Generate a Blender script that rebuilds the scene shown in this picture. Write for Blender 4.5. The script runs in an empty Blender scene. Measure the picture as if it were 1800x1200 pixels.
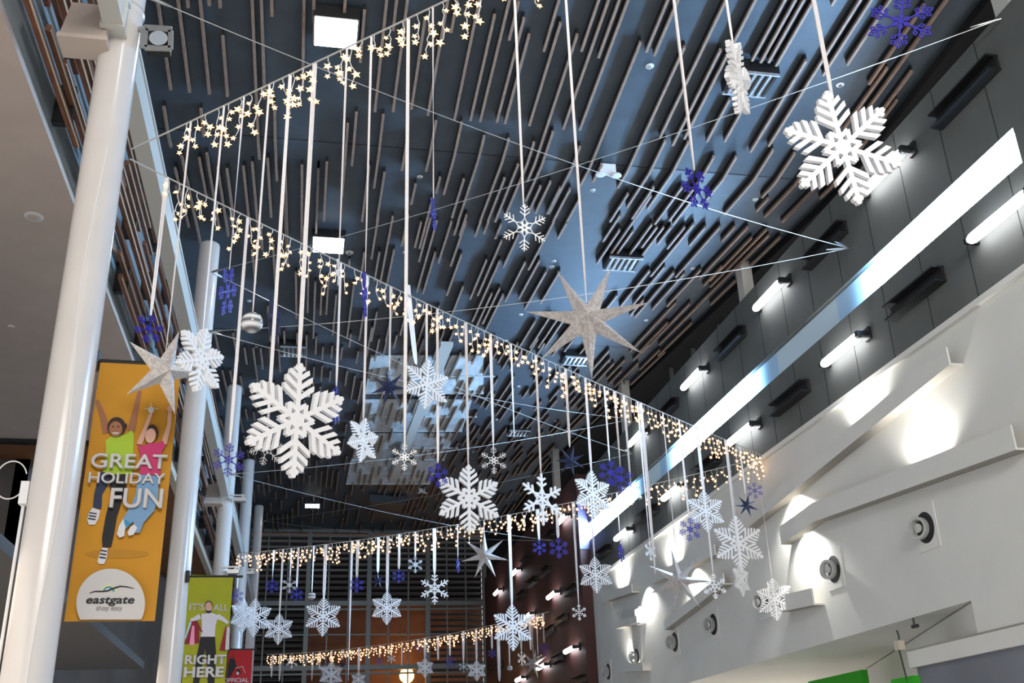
import bpy, math, random
from mathutils import Vector, Matrix

# ---------------------------------------------------------------- camera, world, exposure
F = 1817.0
def _n(v): return Vector(v).normalized()
_Y = _n((-380, 800, F)); _Z = Vector((-150, -4200, F)); _Z = (_Z - _Z.dot(_Y) * _Y).normalized(); _X = _Y.cross(_Z)
def ray(px, py):
    d = Vector((px - 900, py - 600, F)); return Vector((_X.dot(d), _Y.dot(d), _Z.dot(d)))
def at(px, py, X=None, Y=None, Z=None):
    d = ray(px, py)
    k = X / d.x if X is not None else (Y / d.y if Y is not None else Z / d.z)
    return d * k
S = bpy.context.scene
COL = S.collection
cam_d = bpy.data.cameras.new('camera'); cam = bpy.data.objects.new('camera', cam_d); COL.objects.link(cam)
R = Vector((_X.x, _Y.x, _Z.x)); D = Vector((_X.y, _Y.y, _Z.y)); W = Vector((_X.z, _Y.z, _Z.z))
m = Matrix((R, -D, -W)).transposed().to_4x4(); cam.matrix_world = m
cam_d.sensor_width = 36; cam_d.lens = 36 * F / 1800; cam_d.clip_end = 300; cam_d.clip_start = .05
S.camera = cam
S.view_settings.view_transform = 'Standard'; S.view_settings.look = 'None'
S.view_settings.gamma = 1; S.view_settings.use_curve_mapping = False
S.view_settings.exposure = 0.0
w = bpy.data.worlds.new('world'); S.world = w; w.use_nodes = True
w.node_tree.nodes['Background'].inputs[0].default_value = (.95, .97, 1.0, 1)
w.node_tree.nodes['Background'].inputs[1].default_value = .75

def area(name, loc, aim, sx, sy, power, col):
    l = bpy.data.lights.new(name, 'AREA'); l.shape = 'RECTANGLE'; l.size = sx; l.size_y = sy; l.energy = power; l.color = col
    o = bpy.data.objects.new(name, l); COL.objects.link(o); o.location = loc
    o.rotation_euler = (Vector(aim) - Vector(loc)).to_track_quat('-Z', 'Y').to_euler(); return o
# unseen fill lights added low on both sides, bounced off the pale floor
area('added_bounce_fill', (-6, 12, 2.4), (-6, 12, -1.6), 4, 30, 1100, (1, .86, .70))
area('added_bounce_fill', (11, 29, 2.0), (11, 29, -1.6), 2.2, 8, 350, (1, .95, .88))
area('added_hall_fill', (1.5, -9, 8.5), (2.5, 10, 4), 7, 3, 1900, (1, .97, .93))  # unseen general fill, added behind the camera

# ---------------------------------------------------------------- materials
MATS = {}
def mat(name, col, rough=.6, metal=0, emit=None, es=0, noise=0, nscale=8, spec=None, bump=0, trans=0, stretch=None, sample=True):
    if name in MATS: return MATS[name]
    m = bpy.data.materials.new(name); m.use_nodes = True; nt = m.node_tree; b = nt.nodes['Principled BSDF']
    b.inputs['Base Color'].default_value = (*col, 1); b.inputs['Roughness'].default_value = rough; b.inputs['Metallic'].default_value = metal
    if spec is not None: b.inputs['Specular IOR Level'].default_value = spec
    if emit: b.inputs['Emission Color'].default_value = (*emit, 1); b.inputs['Emission Strength'].default_value = es
    if trans: b.inputs['Transmission Weight'].default_value = trans
    if noise or bump:
        tc = nt.nodes.new('ShaderNodeTexCoord'); mp = nt.nodes.new('ShaderNodeMapping'); nz = nt.nodes.new('ShaderNodeTexNoise')
        nz.inputs['Scale'].default_value = nscale; nz.inputs['Detail'].default_value = 4
        if stretch: mp.inputs['Scale'].default_value = stretch
        nt.links.new(tc.outputs['Object'], mp.inputs[0]); nt.links.new(mp.outputs[0], nz.inputs['Vector'])
    if noise:
        r = nt.nodes.new('ShaderNodeValToRGB'); r.color_ramp.elements[0].position = .3; r.color_ramp.elements[1].position = .7
        r.color_ramp.elements[0].color = (*[c * (1 - noise) for c in col], 1); r.color_ramp.elements[1].color = (*[min(1, c * (1 + noise)) for c in col], 1)
        nt.links.new(nz.outputs[0], r.inputs[0]); nt.links.new(r.outputs[0], b.inputs['Base Color'])
    if bump:
        bp = nt.nodes.new('ShaderNodeBump'); bp.inputs['Strength'].default_value = bump; bp.inputs['Distance'].default_value = .02
        nt.links.new(nz.outputs[0], bp.inputs['Height']); nt.links.new(bp.outputs[0], b.inputs['Normal'])
    if not sample: m.cycles.emission_sampling = 'NONE'
    MATS[name] = m; return m
M_ceil = mat('slate_ceiling_board', (.058, .078, .098), .5, noise=.12, nscale=3)
M_batten = mat('brown_timber_batten', (.31, .215, .16), .5, noise=.3, nscale=6, stretch=(14, 1, 14))
M_grey = mat('dark_grey_wall_panel', (.115, .122, .112), .7, noise=.08, nscale=1.5)
M_seam = mat('panel_seam', (.01, .01, .01), .8)
M_white = mat('white_painted_plaster', (.77, .755, .70), .7, noise=.04, nscale=.8, bump=.05)
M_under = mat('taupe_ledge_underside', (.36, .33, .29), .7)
M_red = mat('oxblood_wall_panel', (.062, .016, .013), .6, noise=.15, nscale=2)
M_purple = mat('lilac_reveal', (.16, .12, .25), .6)
M_col = mat('white_gloss_column_paint', (.66, .62, .59), .22, noise=.03, nscale=2)
M_beam = mat('off_white_beam_paint', (.55, .55, .51), .5)
M_soff = mat('beige_soffit', (.56, .47, .41), .75, noise=.05, nscale=2)
M_timber = mat('dark_timber_soffit', (.22, .09, .035), .6, noise=.3, nscale=3, stretch=(1, 6, 1))
M_cream = mat('cream_trim', (.62, .54, .42), .6)
M_facade = mat('pale_blue_glazing_panel', (.25, .31, .34), .4, noise=.2, nscale=.7)
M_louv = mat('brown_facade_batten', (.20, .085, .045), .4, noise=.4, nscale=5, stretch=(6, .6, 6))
M_tip = mat('batten_edge_highlight', (.75, .62, .48), .35)
M_black = mat('black_metal', (.012, .012, .013), .45)
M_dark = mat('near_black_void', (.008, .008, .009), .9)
M_steel = mat('galvanised_steel', (.45, .45, .44), .3, metal=.8)
M_greyfr = mat('grey_aluminium_frame', (.16, .175, .168), .45, metal=.2)
M_wire = mat('steel_wire', (.55, .55, .52), .35, metal=.4)
M_cable = mat('white_cable', (.75, .73, .70), .5)
M_foam = mat('white_foam', (.86, .85, .85), .75, noise=.02, nscale=20, bump=.08)
M_line = mat('white_lacquer', (.80, .80, .79), .4)
M_silver = mat('silver_glitter', (.62, .62, .60), .35, metal=.5, noise=.3, nscale=60)
M_blue = mat('royal_blue_acrylic', (.026, .020, .32), .35, spec=.35)
M_ribbon = mat('white_satin_ribbon', (.84, .80, .79), .35, noise=.05, nscale=30)
M_floor = mat('pale_floor_tile', (.55, .53, .50), .35)
M_led = mat('white_led_panel', (1, 1, 1), .5, emit=(.34, .62, 1.0), es=125)
M_led2 = mat('dim_led_panel', (.30, .36, .42), .5, emit=(.3, .42, .5), es=.4)
def fade_mat(name, flip):
    m = mat(name, (.3, .36, .42), .5, emit=(.22, .56, 1.0), es=1); nt = m.node_tree; b = nt.nodes['Principled BSDF']
    tc = nt.nodes.new('ShaderNodeTexCoord'); sp = nt.nodes.new('ShaderNodeSeparateXYZ'); nt.links.new(tc.outputs['Generated'], sp.inputs[0])
    out = sp.outputs['Y']
    if not flip:
        q = nt.nodes.new('ShaderNodeMath'); q.operation = 'SUBTRACT'; q.inputs[0].default_value = 1; nt.links.new(out, q.inputs[1]); out = q.outputs[0]
    p = nt.nodes.new('ShaderNodeMath'); p.operation = 'POWER'; p.inputs[1].default_value = 5; nt.links.new(out, p.inputs[0])
    u = nt.nodes.new('ShaderNodeMath'); u.operation = 'MULTIPLY_ADD'; u.inputs[1].default_value = 40; u.inputs[2].default_value = .22; nt.links.new(p.outputs[0], u.inputs[0]); nt.links.new(u.outputs[0], b.inputs['Emission Strength'])
    return m
M_fdn = fade_mat('led_panel_fading_out', False); M_fup = fade_mat('led_panel_fading_in', True)
M_tube = mat('lit_tube', (1, 1, 1), .4, emit=(.95, .95, 1.0), es=12)
M_flood = mat('lit_flood_panel', (1, 1, 1), .4, emit=(.93, .98, 1.0), es=30)
M_bulb = mat('warm_bulb_glint', (1, .8, .5), .4, emit=(1.0, .40, .09), es=2.4, sample=False)
M_bulbc = mat('warm_bulb_core', (1, .9, .7), .4, emit=(1.0, .86, .62), es=7, sample=False)
M_glass = mat('clear_glass', (.9, .9, .9), .05, trans=.9)
M_lamp = mat('orange_globe', (1, .6, .2), .4, emit=(1, .55, .12), es=14)
M_warm = mat('rust_plaster', (.15, .062, .032), .8, noise=.3, nscale=1)
M_white2 = mat('white_plastic', (.78, .78, .78), .4)
M_green = mat('bright_green_sign', (.03, .42, .01), .5)
M_panelg = mat('blue_grey_fascia', (.20, .21, .24), .6, noise=.2, nscale=.6)
M_sky = mat('pale_blue_louvre_board', (.58, .64, .67), .5, noise=.25, nscale=2, stretch=(3, .7, 1))
def special():
    m = mat('silver_patterned_paper', (.5, .47, .45), .42, metal=.3); nt = m.node_tree; b = nt.nodes['Principled BSDF']
    tc = nt.nodes.new('ShaderNodeTexCoord'); v = nt.nodes.new('ShaderNodeTexNoise'); v.inputs['Scale'].default_value = 11; v.inputs['Distortion'].default_value = 1.4
    r = nt.nodes.new('ShaderNodeValToRGB'); r.color_ramp.elements[0].position = .44; r.color_ramp.elements[1].position = .56
    r.color_ramp.elements[0].color = (.52, .49, .48, 1); r.color_ramp.elements[1].color = (.70, .66, .64, 1)
    nt.links.new(tc.outputs['Object'], v.inputs['Vector']); nt.links.new(v.outputs[0], r.inputs[0]); nt.links.new(r.outputs[0], b.inputs['Base Color'])
    m2 = mat('navy_pierced_paper', (.02, .03, .09), .4); nt = m2.node_tree; b = nt.nodes['Principled BSDF']
    tc = nt.nodes.new('ShaderNodeTexCoord'); v = nt.nodes.new('ShaderNodeTexVoronoi'); v.inputs['Scale'].default_value = 24
    r = nt.nodes.new('ShaderNodeValToRGB'); r.color_ramp.elements[0].position = .13; r.color_ramp.elements[1].position = .17
    r.color_ramp.elements[0].color = (.35, .40, .55, 1); r.color_ramp.elements[1].color = (.018, .028, .085, 1)
    nt.links.new(tc.outputs['Object'], v.inputs['Vector']); nt.links.new(v.outputs['Distance'], r.inputs[0]); nt.links.new(r.outputs[0], b.inputs['Base Color'])
    m3 = mat('striped_glass_bauble', (.6, .6, .6), .15); nt = m3.node_tree; b = nt.nodes['Principled BSDF']
    tc = nt.nodes.new('ShaderNodeTexCoord'); v = nt.nodes.new('ShaderNodeTexWave'); v.bands_direction = 'Z'; v.inputs['Scale'].default_value = .42; v.inputs['Distortion'].default_value = 1.6; v.inputs['Detail'].default_value = 3
    r = nt.nodes.new('ShaderNodeValToRGB'); r.color_ramp.elements[0].color = (.12, .12, .13, 1); r.color_ramp.elements[1].color = (.85, .85, .86, 1)
    nt.links.new(tc.outputs['Object'], v.inputs['Vector']); nt.links.new(v.outputs[0], r.inputs[0]); nt.links.new(r.outputs[0], b.inputs['Base Color'])
    return m, m2, m3
M_spaper, M_npaper, M_bauble = special()

# ---------------------------------------------------------------- mesh helpers
class MB:
    def __init__(s): s.v = []; s.f = []
    def add(s, vs, fs):
        o = len(s.v); s.v += [tuple(v) for v in vs]; s.f += [tuple(i + o for i in f) for f in fs]; return s
    def box(s, a, b):
        (x0, y0, z0), (x1, y1, z1) = a, b
        x0, x1 = min(x0, x1), max(x0, x1); y0, y1 = min(y0, y1), max(y0, y1); z0, z1 = min(z0, z1), max(z0, z1)
        return s.add([(x0,y0,z0),(x1,y0,z0),(x1,y1,z0),(x0,y1,z0),(x0,y0,z1),(x1,y0,z1),(x1,y1,z1),(x0,y1,z1)],
                     [(0,3,2,1),(4,5,6,7),(0,1,5,4),(1,2,6,5),(2,3,7,6),(3,0,4,7)])
    def prism(s, poly, t, off=0, flip=False):
        # polygon in XZ extruded along Y by +-t/2
        n = len(poly); h = t / 2
        a = sum(poly[i][0] * poly[(i + 1) % n][1] - poly[(i + 1) % n][0] * poly[i][1] for i in range(n))
        if a < 0: poly = poly[::-1]
        vs = [(x, off - h, z) for x, z in poly] + [(x, off + h, z) for x, z in poly]
        fs = [tuple(range(n)), tuple(range(2 * n - 1, n - 1, -1))] + [(i + n, (i + 1) % n + n, (i + 1) % n, i) for i in range(n)]
        return s.add(vs, fs)
    def bar(s, p, q, w, h, up=Vector((0, 0, 1))):
        p = Vector(p); q = Vector(q); d = (q - p).normalized(); r = d.cross(up)
        if r.length < 1e-5: r = d.cross(Vector((0, 1, 0)))
        r.normalize(); u = r.cross(d); vs = []
        for c in (p, q):
            for sx, sz in ((-1,-1),(1,-1),(1,1),(-1,1)): vs.append(c + r * (sx * w / 2) + u * (sz * h / 2))
        return s.add(vs, [(0,1,2,3),(7,6,5,4),(0,4,5,1),(1,5,6,2),(2,6,7,3),(3,7,4,0)])
    def tube(s, pts, r, n=6, caps=True):
        pts = [Vector(p) for p in pts]; base = len(s.v); prev = None
        for i, p in enumerate(pts):
            d = (pts[min(i + 1, len(pts) - 1)] - pts[max(i - 1, 0)]).normalized()
            if prev is None:
                a = Vector((1, 0, 0)) if abs(d.x) < .8 else Vector((0, 1, 0)); u = d.cross(a).normalized()
            else: u = (prev - d * prev.dot(d)).normalized()
            prev = u; v = d.cross(u); rr = r[i] if isinstance(r, (list, tuple)) else r
            for k in range(n):
                t = 2 * math.pi * k / n; s.v.append(tuple(p + u * (math.cos(t) * rr) + v * (math.sin(t) * rr)))
        for i in range(len(pts) - 1):
            for k in range(n):
                a = base + i * n + k; b = base + i * n + (k + 1) % n; s.f.append((a, b, b + n, a + n))
        if caps:
            s.f.append(tuple(base + k for k in range(n - 1, -1, -1))); e = base + (len(pts) - 1) * n; s.f.append(tuple(e + k for k in range(n)))
        return s
    def mesh(s, name, m, smooth=False):
        me = bpy.data.meshes.new(name); me.from_pydata(s.v, [], s.f); me.update()
        ms = m if isinstance(m, (list, tuple)) else [m]
        for x in ms: me.materials.append(x)
        if smooth:
            me.polygons.foreach_set('use_smooth', [True] * len(me.polygons))
        return me
    def obj(s, name, m, parent=None, loc=None, smooth=False):
        o = bpy.data.objects.new(name, s.mesh(name, m, smooth)); COL.objects.link(o)
        if parent: o.parent = parent
        if loc is not None: o.location = loc
        return o
def tag(o, label=None, cat=None, group=None, kind=None):
    if label: o['label'] = label
    if cat: o['category'] = cat
    if group: o['group'] = group
    if kind: o['kind'] = kind
    return o
def empty(name, loc, label=None, cat=None, group=None, kind=None):
    o = bpy.data.objects.new(name, None); COL.objects.link(o); o.location = loc; o.empty_display_size = .1
    return tag(o, label, cat, group, kind)
def struct(name, mb, m, parent=None, smooth=False):
    o = mb.obj(name, m, parent, smooth=smooth); o['kind'] = 'structure' if not parent else 'structure'
    if parent: del o['kind']
    return o

# ---------------------------------------------------------------- setting
XR = 9.2; XC = -2.2
PROF = [(-14, 12.9), (15.4, 10.43), (25.4, 11.2), (40, 12.35), (52.3, 12.2)]
def cz(y):
    for (a, za), (b, zb) in zip(PROF, PROF[1:]):
        if y <= b: return za + (zb - za) * (y - a) / (b - a)
    return PROF[-1][1]
def cpt(px, py, off=0):
    d = ray(px, py); lo, hi = 1., 60.
    # find y with ray height = ceiling height - off
    y = 1.0
    while y < 60:
        if d.z / d.y * y >= cz(y) - off: break
        y += .02
    return Vector((d.x / d.y * y, y, cz(y) - off))
fl = MB().box((-12, -14, -1.75), (14, 56, -1.6)); struct('floor', fl, M_floor)
cb = MB()
for (a, za), (b, zb) in zip(PROF, PROF[1:]):
    cb.add([(-3.6, a, za), (12.2, a, za), (12.2, b, zb), (-3.6, b, zb), (-3.6, a, za + .3), (12.2, a, za + .3), (12.2, b, zb + .3), (-3.6, b, zb + .3)],
           [(0, 1, 2, 3), (7, 6, 5, 4), (0, 4, 5, 1), (2, 6, 7, 3), (1, 5, 6, 2), (3, 7, 4, 0)])
ceiling = struct('ceiling', cb, M_ceil)
# thin board joints on the folds
jb = MB()
for y in (15.4, 25.4): jb.box((-3.5, y - .008, cz(y) - .004), (12, y + .008, cz(y) + .01))
jb.obj('board_joint', M_seam, ceiling)

# battens traced from the photograph (near), generated beyond
B = """275 0 300 158;314 0 333 163;350 0 368 166;331 0 331 13;367 0 368 11;386 0 387 14;392 66 399 170;442 0 456 280;460 0 465 174
477 0 478 29;534 0 532 160;288 190 300 260;353 194 358 240;482 186 487 318;350 279 363 347;363 271 385 400;383 297 401 416;398 299 412 390
426 294 440 395;441 287 455 400;471 280 476 382;501 289 505 435;530 293 531 429;558 295 557 414;310 297 330 400;320 277 353 435;303 325 327 380
551 0 551 37;605 0 605 30;677 0 659 197;639 20 635 110;696 0 691 53;712 0 691 197;744 33 726 192;786 0 752 203;804 0 793 57;841 0 799 210
893 0 844 214;868 28 828 213;920 33 874 215;911 5 895 70;929 63 888 218;982 0 956 90;983 42 932 221;1014 62 927 320;1053 0 1022 90;1070 0 990 228
1088 0 1052 101;1103 0 1019 229;1126 76 1020 327;1176 0 1136 92;1194 0 1150 98;1204 83 1085 331;1278 0 1160 242;1267 88 1182 256;1332 0 1203 245
1385 0 1322 108;1400 0 1337 110;1415 0 1351 110;1433 0 1364 116;1418 107 1318 267;1467 0 1462 9;1520 0 1351 257;1535 0 1447 133;1565 0 1489 114
1625 10 1527 148;1563 121 1480 227;1671 0 1511 213;1604 127 1538 213;1170 248 1101 366;1210 250 1138 368;1242 276 1188 390;1296 278 1240 352
1360 265 1272 378;1398 270 1338 348;1426 286 1344 382;1452 310 1380 384;1320 174 1270 249;1283 176 1242 249;1104 342 1072 390;1143 345 1080 440
765 214 750 302;810 216 781 343;850 241 806 390;894 245 844 390;911 291 870 390;938 251 888 382;972 233 924 354;886 315 858 390;950 329 930 372
966 321 942 376;1022 260 962 376;1002 333 972 390;1020 350 996 390;774 314 766 340;815 317 794 384;609 219 603 346;626 200 619 292;673 203 658 331
716 236 707 300;559 295 557 390;574 287 570 388;649 294 636 390;675 305 663 390;729 326 724 360;664 380 654 456;689 382 669 500;717 380 707 433
738 392 731 436;444 440 448 500;542 470 541 550;554 497 551 595;565 504 564 554;577 488 574 553;640 446 636 480;666 445 659 494;691 441 680 508
615 459 613 470;621 500 611 596;640 550 631 598;499 584 501 616;757 385 736 460;766 390 734 514;764 445 744 517;793 390 771 463;806 390 798 414
818 390 793 468;810 449 786 520;846 390 834 416;859 390 850 411;880 396 871 420;854 458 827 527;881 424 840 520;878 460 830 566;910 414 886 470
974 390 929 474;922 462 889 530;948 459 912 526;960 479 922 544;996 392 981 420;814 505 792 560;864 517 835 580;877 508 849 570;885 519 851 584
940 566 910 616;984 478 950 534;970 555 930 612;978 560 949 612;988 566 958 612;1088 405 1050 464;1105 400 1061 466;1113 407 1070 467;1145 395 1100 458
1156 400 1127 436;1168 400 1121 458;1180 400 1155 430;1204 400 1172 438;1218 395 1145 486;1240 400 1212 433;1266 400 1187 488;1315 400 1228 491
1321 419 1248 494;1348 404 1261 492;1337 429 1224 540;1142 477 1089 541;1168 470 1113 536;1184 479 1116 558;1204 482 1145 545;1232 475 1172 539
1085 520 1056 556;1130 528 1108 556;1188 533 1107 619;1218 535 1124 620;1173 568 1125 618;1270 470 1235 503;1296 455 1250 505;502 340 504 470
532 400 533 430;570 380 570 389;757 350 740 437;830 380 798 414;985 330 962 376;1060 290 1040 320;1090 380 1060 425;1200 330 1150 395
1230 340 1180 395;1290 400 1270 425;1350 350 1330 372;1150 330 1110 385;1010 560 985 600;1040 540 1010 590;690 540 680 600;720 520 705 590
745 560 735 610;770 540 752 600;660 550 655 600;480 430 485 520;520 480 521 560;600 420 598 455;590 520 586 590;470 540 476 600;455 380 462 440"""
rnd = random.Random(7)
BAT = []
HB = .15
for t in B.replace('\n', ';').split(';'):
    a = list(map(float, t.split())); p = cpt(a[0], a[1], HB); q = cpt(a[2], a[3], HB)
    if a[1] < 1: # leaves the frame: continue toward the camera
        p = Vector((p.x, p.y - rnd.uniform(.3, 1.5), 0))
    x = q.x if a[1] < 1 else (p.x + q.x) / 2
    BAT.append((x, p.y, q.y))
ymax = 25.0
lane = -3.1
while lane < 9.6:
    y = 24.4 + rnd.uniform(0, 2.2)
    while y < 51.5:
        L = rnd.choice((1.0, 1.4, 1.8, 2.4, 3.2)); g = rnd.uniform(.5, 3.4)
        if rnd.random() < .86: BAT.append((lane + rnd.uniform(-.03, .03), y, min(y + L, 52)))
        y += L + g
    lane += .235
lane = 9.2
while lane < 9.7:
    y = 12 + rnd.uniform(0, 3)
    while y < 24:
        L = rnd.uniform(1.5, 3.5); BAT.append((lane, y, y + L)); y += L + rnd.uniform(.5, 2)
    lane += .28
def batten_mb(mb, x, y0, y1):
    ys = [y0] + [p[0] for p in PROF if y0 + .02 < p[0] < y1 - .02] + [y1]
    for a, b in zip(ys, ys[1:]):
        za, zb = cz(a), cz(b); hw = .022; t = .05
        vs = []
        for yy, zz in ((a, za), (b, zb)):
            vs += [(x - hw, yy, zz - HB), (x + hw, yy, zz - HB), (x + hw, yy, zz - HB + t), (x - hw, yy, zz - HB + t)]
        mb.add(vs, [(0, 1, 2, 3), (7, 6, 5, 4), (0, 4, 5, 1), (1, 5, 6, 2), (2, 6, 7, 3), (3, 7, 4, 0)])
        vs = []
        hw = .017
        for yy, zz in ((a, za), (b, zb)):
            vs += [(x - hw, yy, zz - HB + t), (x + hw, yy, zz - HB + t), (x + hw, yy, zz + .01), (x - hw, yy, zz + .01)]
        mb.add(vs, [(0, 1, 2, 3), (7, 6, 5, 4), (1, 5, 6, 2), (3, 7, 4, 0)])
def finish_batten(mb, name):
    me = mb.mesh(name, [M_batten, M_black])
    for i, p in enumerate(me.polygons): p.material_index = 1 if i % 10 >= 6 else 0
    o = bpy.data.objects.new(name, me); COL.objects.link(o); o.parent = ceiling; return o
vis = sorted(BAT, key=lambda b: -(b[2] - b[1]) / max(b[1], 4) ** 2)
for b in vis[:99]:
    mb = MB(); batten_mb(mb, *b); finish_batten(mb, 'ceiling_batten')
mb = MB()
for b in vis[99:]: batten_mb(mb, *b)
finish_batten(mb, 'ceiling_batten')['kind'] = 'stuff'

# right wall: grey upper part with a recessed light slot, white lower part, red far part
g = MB()
Y0, Y1 = -2, 33.0
g.box((XR, Y0, 8.06), (XR + .35, Y1, 9.76)); g.box((XR, Y0, 6.12), (XR + .35, Y1, 7.50))
g.box((XR, Y0, 7.50), (XR + .35, 10.25, 8.06)); g.box((XR + .30, 10.25, 7.50), (XR + .35, Y1, 8.06))
wr = struct('wall_right', g, M_grey)
sm = MB(); y = 9.42
while y < 33:
    for z0, z1 in ((8.07, 9.75), (6.2, 7.49)): sm.box((XR - .003, y - .007, z0), (XR + .01, y + .007, z1))
    y += 1.138
sm.obj('panel_seam', M_seam, wr)
for i, (a, b, mm) in enumerate(((10.26, 14.1, M_led), (14.1, 15.6, M_fdn), (15.6, 18.2, M_led2), (18.2, 19.6, M_fup), (19.6, 24.3, M_led), (24.3, 25.8, M_fdn), (25.8, 27.0, M_led2), (27.0, 28.3, M_fup), (28.3, 32.98, M_led))):
    MB().box((XR + .10, a, 7.505), (XR + .14, b, 8.055)).obj('light_panel', mm, wr)
WB = 2.22
struct('wall_right_lower', MB().box((XR, 11.6, WB), (XR + .35, 33, 6.1)).box((XR, -2, 1.76), (XR + .35, 11.6, 6.1)).box((XR, 11.6, 1.76), (XR + .35, 13.3, WB)), M_white)
struct('trim_1', MB().box((XR - .07, -2, 6.06), (XR, 33, 6.15)), M_white)
# lower fascia and shop recess
struct('trim_2', MB().box((XR - .04, -2, 1.50), (XR + .1, 15.1, 1.74)), M_white)
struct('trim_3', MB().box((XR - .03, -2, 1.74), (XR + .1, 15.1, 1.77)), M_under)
struct('wall_fascia', MB().box((XR + .02, -2, -.2), (XR + .2, 15.0, 1.5)), M_panelg)
struct('ceiling_shop', MB().box((XR + .35, 13.3, 2.22), (13.2, 33, 2.32)), M_white)
struct('wall_shop_return', MB().add([(9.22, 13.32, -1.6), (12.47, 22.36, -1.6), (12.47, 22.36, 2.2), (9.22, 13.32, 2.2), (9.5, 13.22, -1.6), (12.75, 22.26, -1.6), (12.75, 22.26, 2.2), (9.5, 13.22, 2.2)],
       [(0, 1, 2, 3), (7, 6, 5, 4), (0, 4, 5, 1), (3, 2, 6, 7), (0, 3, 7, 4), (1, 5, 6, 2)]), M_white)
struct('wall_shop', MB().box((12.8, 20, -1.6), (13, 33, 2.2)), M_white)
struct('wall_red', MB().box((XR - .35, 33.0, -1.6), (XR + .3, 52, 9.76)), M_red)
struct('trim_4', MB().box((XR - .36, 32.97, 7.2), (XR + .02, 33.0, 8.9)), M_purple)
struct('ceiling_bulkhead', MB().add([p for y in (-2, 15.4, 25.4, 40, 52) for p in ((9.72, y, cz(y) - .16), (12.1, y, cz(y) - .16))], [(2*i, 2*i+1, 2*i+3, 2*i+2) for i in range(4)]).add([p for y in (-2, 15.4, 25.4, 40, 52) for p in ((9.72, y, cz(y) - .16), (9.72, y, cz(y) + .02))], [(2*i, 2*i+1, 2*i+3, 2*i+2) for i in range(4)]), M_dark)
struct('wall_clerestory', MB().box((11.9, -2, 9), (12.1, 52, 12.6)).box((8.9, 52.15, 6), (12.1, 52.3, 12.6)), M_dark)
pst = [(9.93, .30), (19.34, .30), (28.6, .3), (37.88, .3)]
for y, wd in pst:
    tag(MB().box((XR + .05, y - wd / 2, 9.77), (XR + .30, y + wd / 2, cz(y) - .01)).obj('roof_post', M_beam), None, None, None, 'structure')
for y in (21.04, 22.86, 24.8, 26.6):
    tag(MB().box((XR + .95, y - .05, 9.5), (XR + 1.05, y + .05, cz(y))).obj('roof_post', M_greyfr), None, None, None, 'structure')
# far wall
fw = MB(); FY = 52.0
struct('wall_far', MB().box((-9, FY + 3, -1.6), (XR, FY + 3.2, 12.9)), M_warm)
fr = MB()
xs = [-2.86, .12, 3.08, 5.99, 8.85]; zs = [-.4, 2.6, 5.57, 8.58, 12.15]
for x in xs: fr.box((x - .11, FY - .1, -1.6), (x + .11, FY + .1, 12.2))
for z in zs: fr.box((-3.4, FY - .12, z - .11), (XR - .35, FY + .12, z + .11)); fr.box((-3.4, FY - .06, z - .32), (XR - .35, FY + .06, z - .24))
win = empty('window_1', (0, FY, 0), kind='structure')
fr.obj('window_frame', M_greyfr, win, loc=(0, -FY, 0))
sb = MB()
for i in range(4):
    for k in (1, 2): 
        x = xs[i] + (xs[i + 1] - xs[i]) * k / 3; sb.box((x - .035, FY - .05, -1.6), (x + .035, FY + .05, 12.1))
for z in (1.1, 4.1, 7.1, 10.2): sb.box((-3.4, FY - .05, z - .03), (8.85, FY + .05, z + .03))
sb.obj('glazing_bar', M_greyfr, win, loc=(0, -FY, 0))
M_slat = mat('dark_louvre_blade', (.065, .05, .045), .5)
for i in range(4):
    for j in range(4):
        if (j == 2 or j == 1) and i in (1, 2): continue
        lb = MB(); z = zs[j] + .15
        while z < zs[j + 1] - .1:
            lb.add([(xs[i] + .1, FY + .15, z), (xs[i + 1] - .1, FY + .15, z), (xs[i + 1] - .1, FY + .30, z + .13), (xs[i] + .1, FY + .30, z + .13),
                    (xs[i] + .1, FY + .15, z + .03), (xs[i + 1] - .1, FY + .15, z + .03), (xs[i + 1] - .1, FY + .30, z + .16), (xs[i] + .1, FY + .30, z + .16)],
                   [(0, 1, 2, 3), (7, 6, 5, 4), (0, 4, 5, 1), (1, 5, 6, 2), (2, 6, 7, 3), (3, 7, 4, 0)])
            z += .285
        lb.obj('louvre', M_slat, win, loc=(0, -FY, 0))
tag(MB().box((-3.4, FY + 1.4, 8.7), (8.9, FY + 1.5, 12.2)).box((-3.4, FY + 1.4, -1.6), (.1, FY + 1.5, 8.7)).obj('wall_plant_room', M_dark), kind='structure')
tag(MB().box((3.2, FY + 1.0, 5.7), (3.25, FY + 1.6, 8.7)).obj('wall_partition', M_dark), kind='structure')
def sphere(mb, c, r, n=16, mrows=10, sz=1):
    base = len(mb.v)
    for i in range(mrows + 1):
        t = math.pi * i / mrows
        for k in range(n):
            a = 2 * math.pi * k / n
            mb.v.append((c[0] + r * math.sin(t) * math.cos(a), c[1] + r * math.sin(t) * math.sin(a), c[2] + r * sz * math.cos(t)))
    for i in range(mrows):
        for k in range(n):
            a = base + i * n + k; b = base + i * n + (k + 1) % n; mb.f.append((a, a + n, b + n, b))
    return mb
lp = at(715, 1187, Y=FY + 1.2)
gl = empty('globe_lamp', lp, 'glowing orange globe lamp behind the far window grid', 'lamp')
sphere(MB(), (0, 0, 0), .36).obj('globe', M_lamp, gl, smooth=True); MB().tube([(0, 0, -.3), (0, 0, -lp.z - 1.6)], .04, 8).obj('pole', M_black, gl)
l = bpy.data.lights.new('globe_light', 'POINT'); l.energy = 115; l.color = (1, .55, .2); l.shadow_soft_size = .4
o = bpy.data.objects.new('globe_light', l); COL.objects.link(o); o.parent = gl; o.location = (0, 0, .40)

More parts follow.
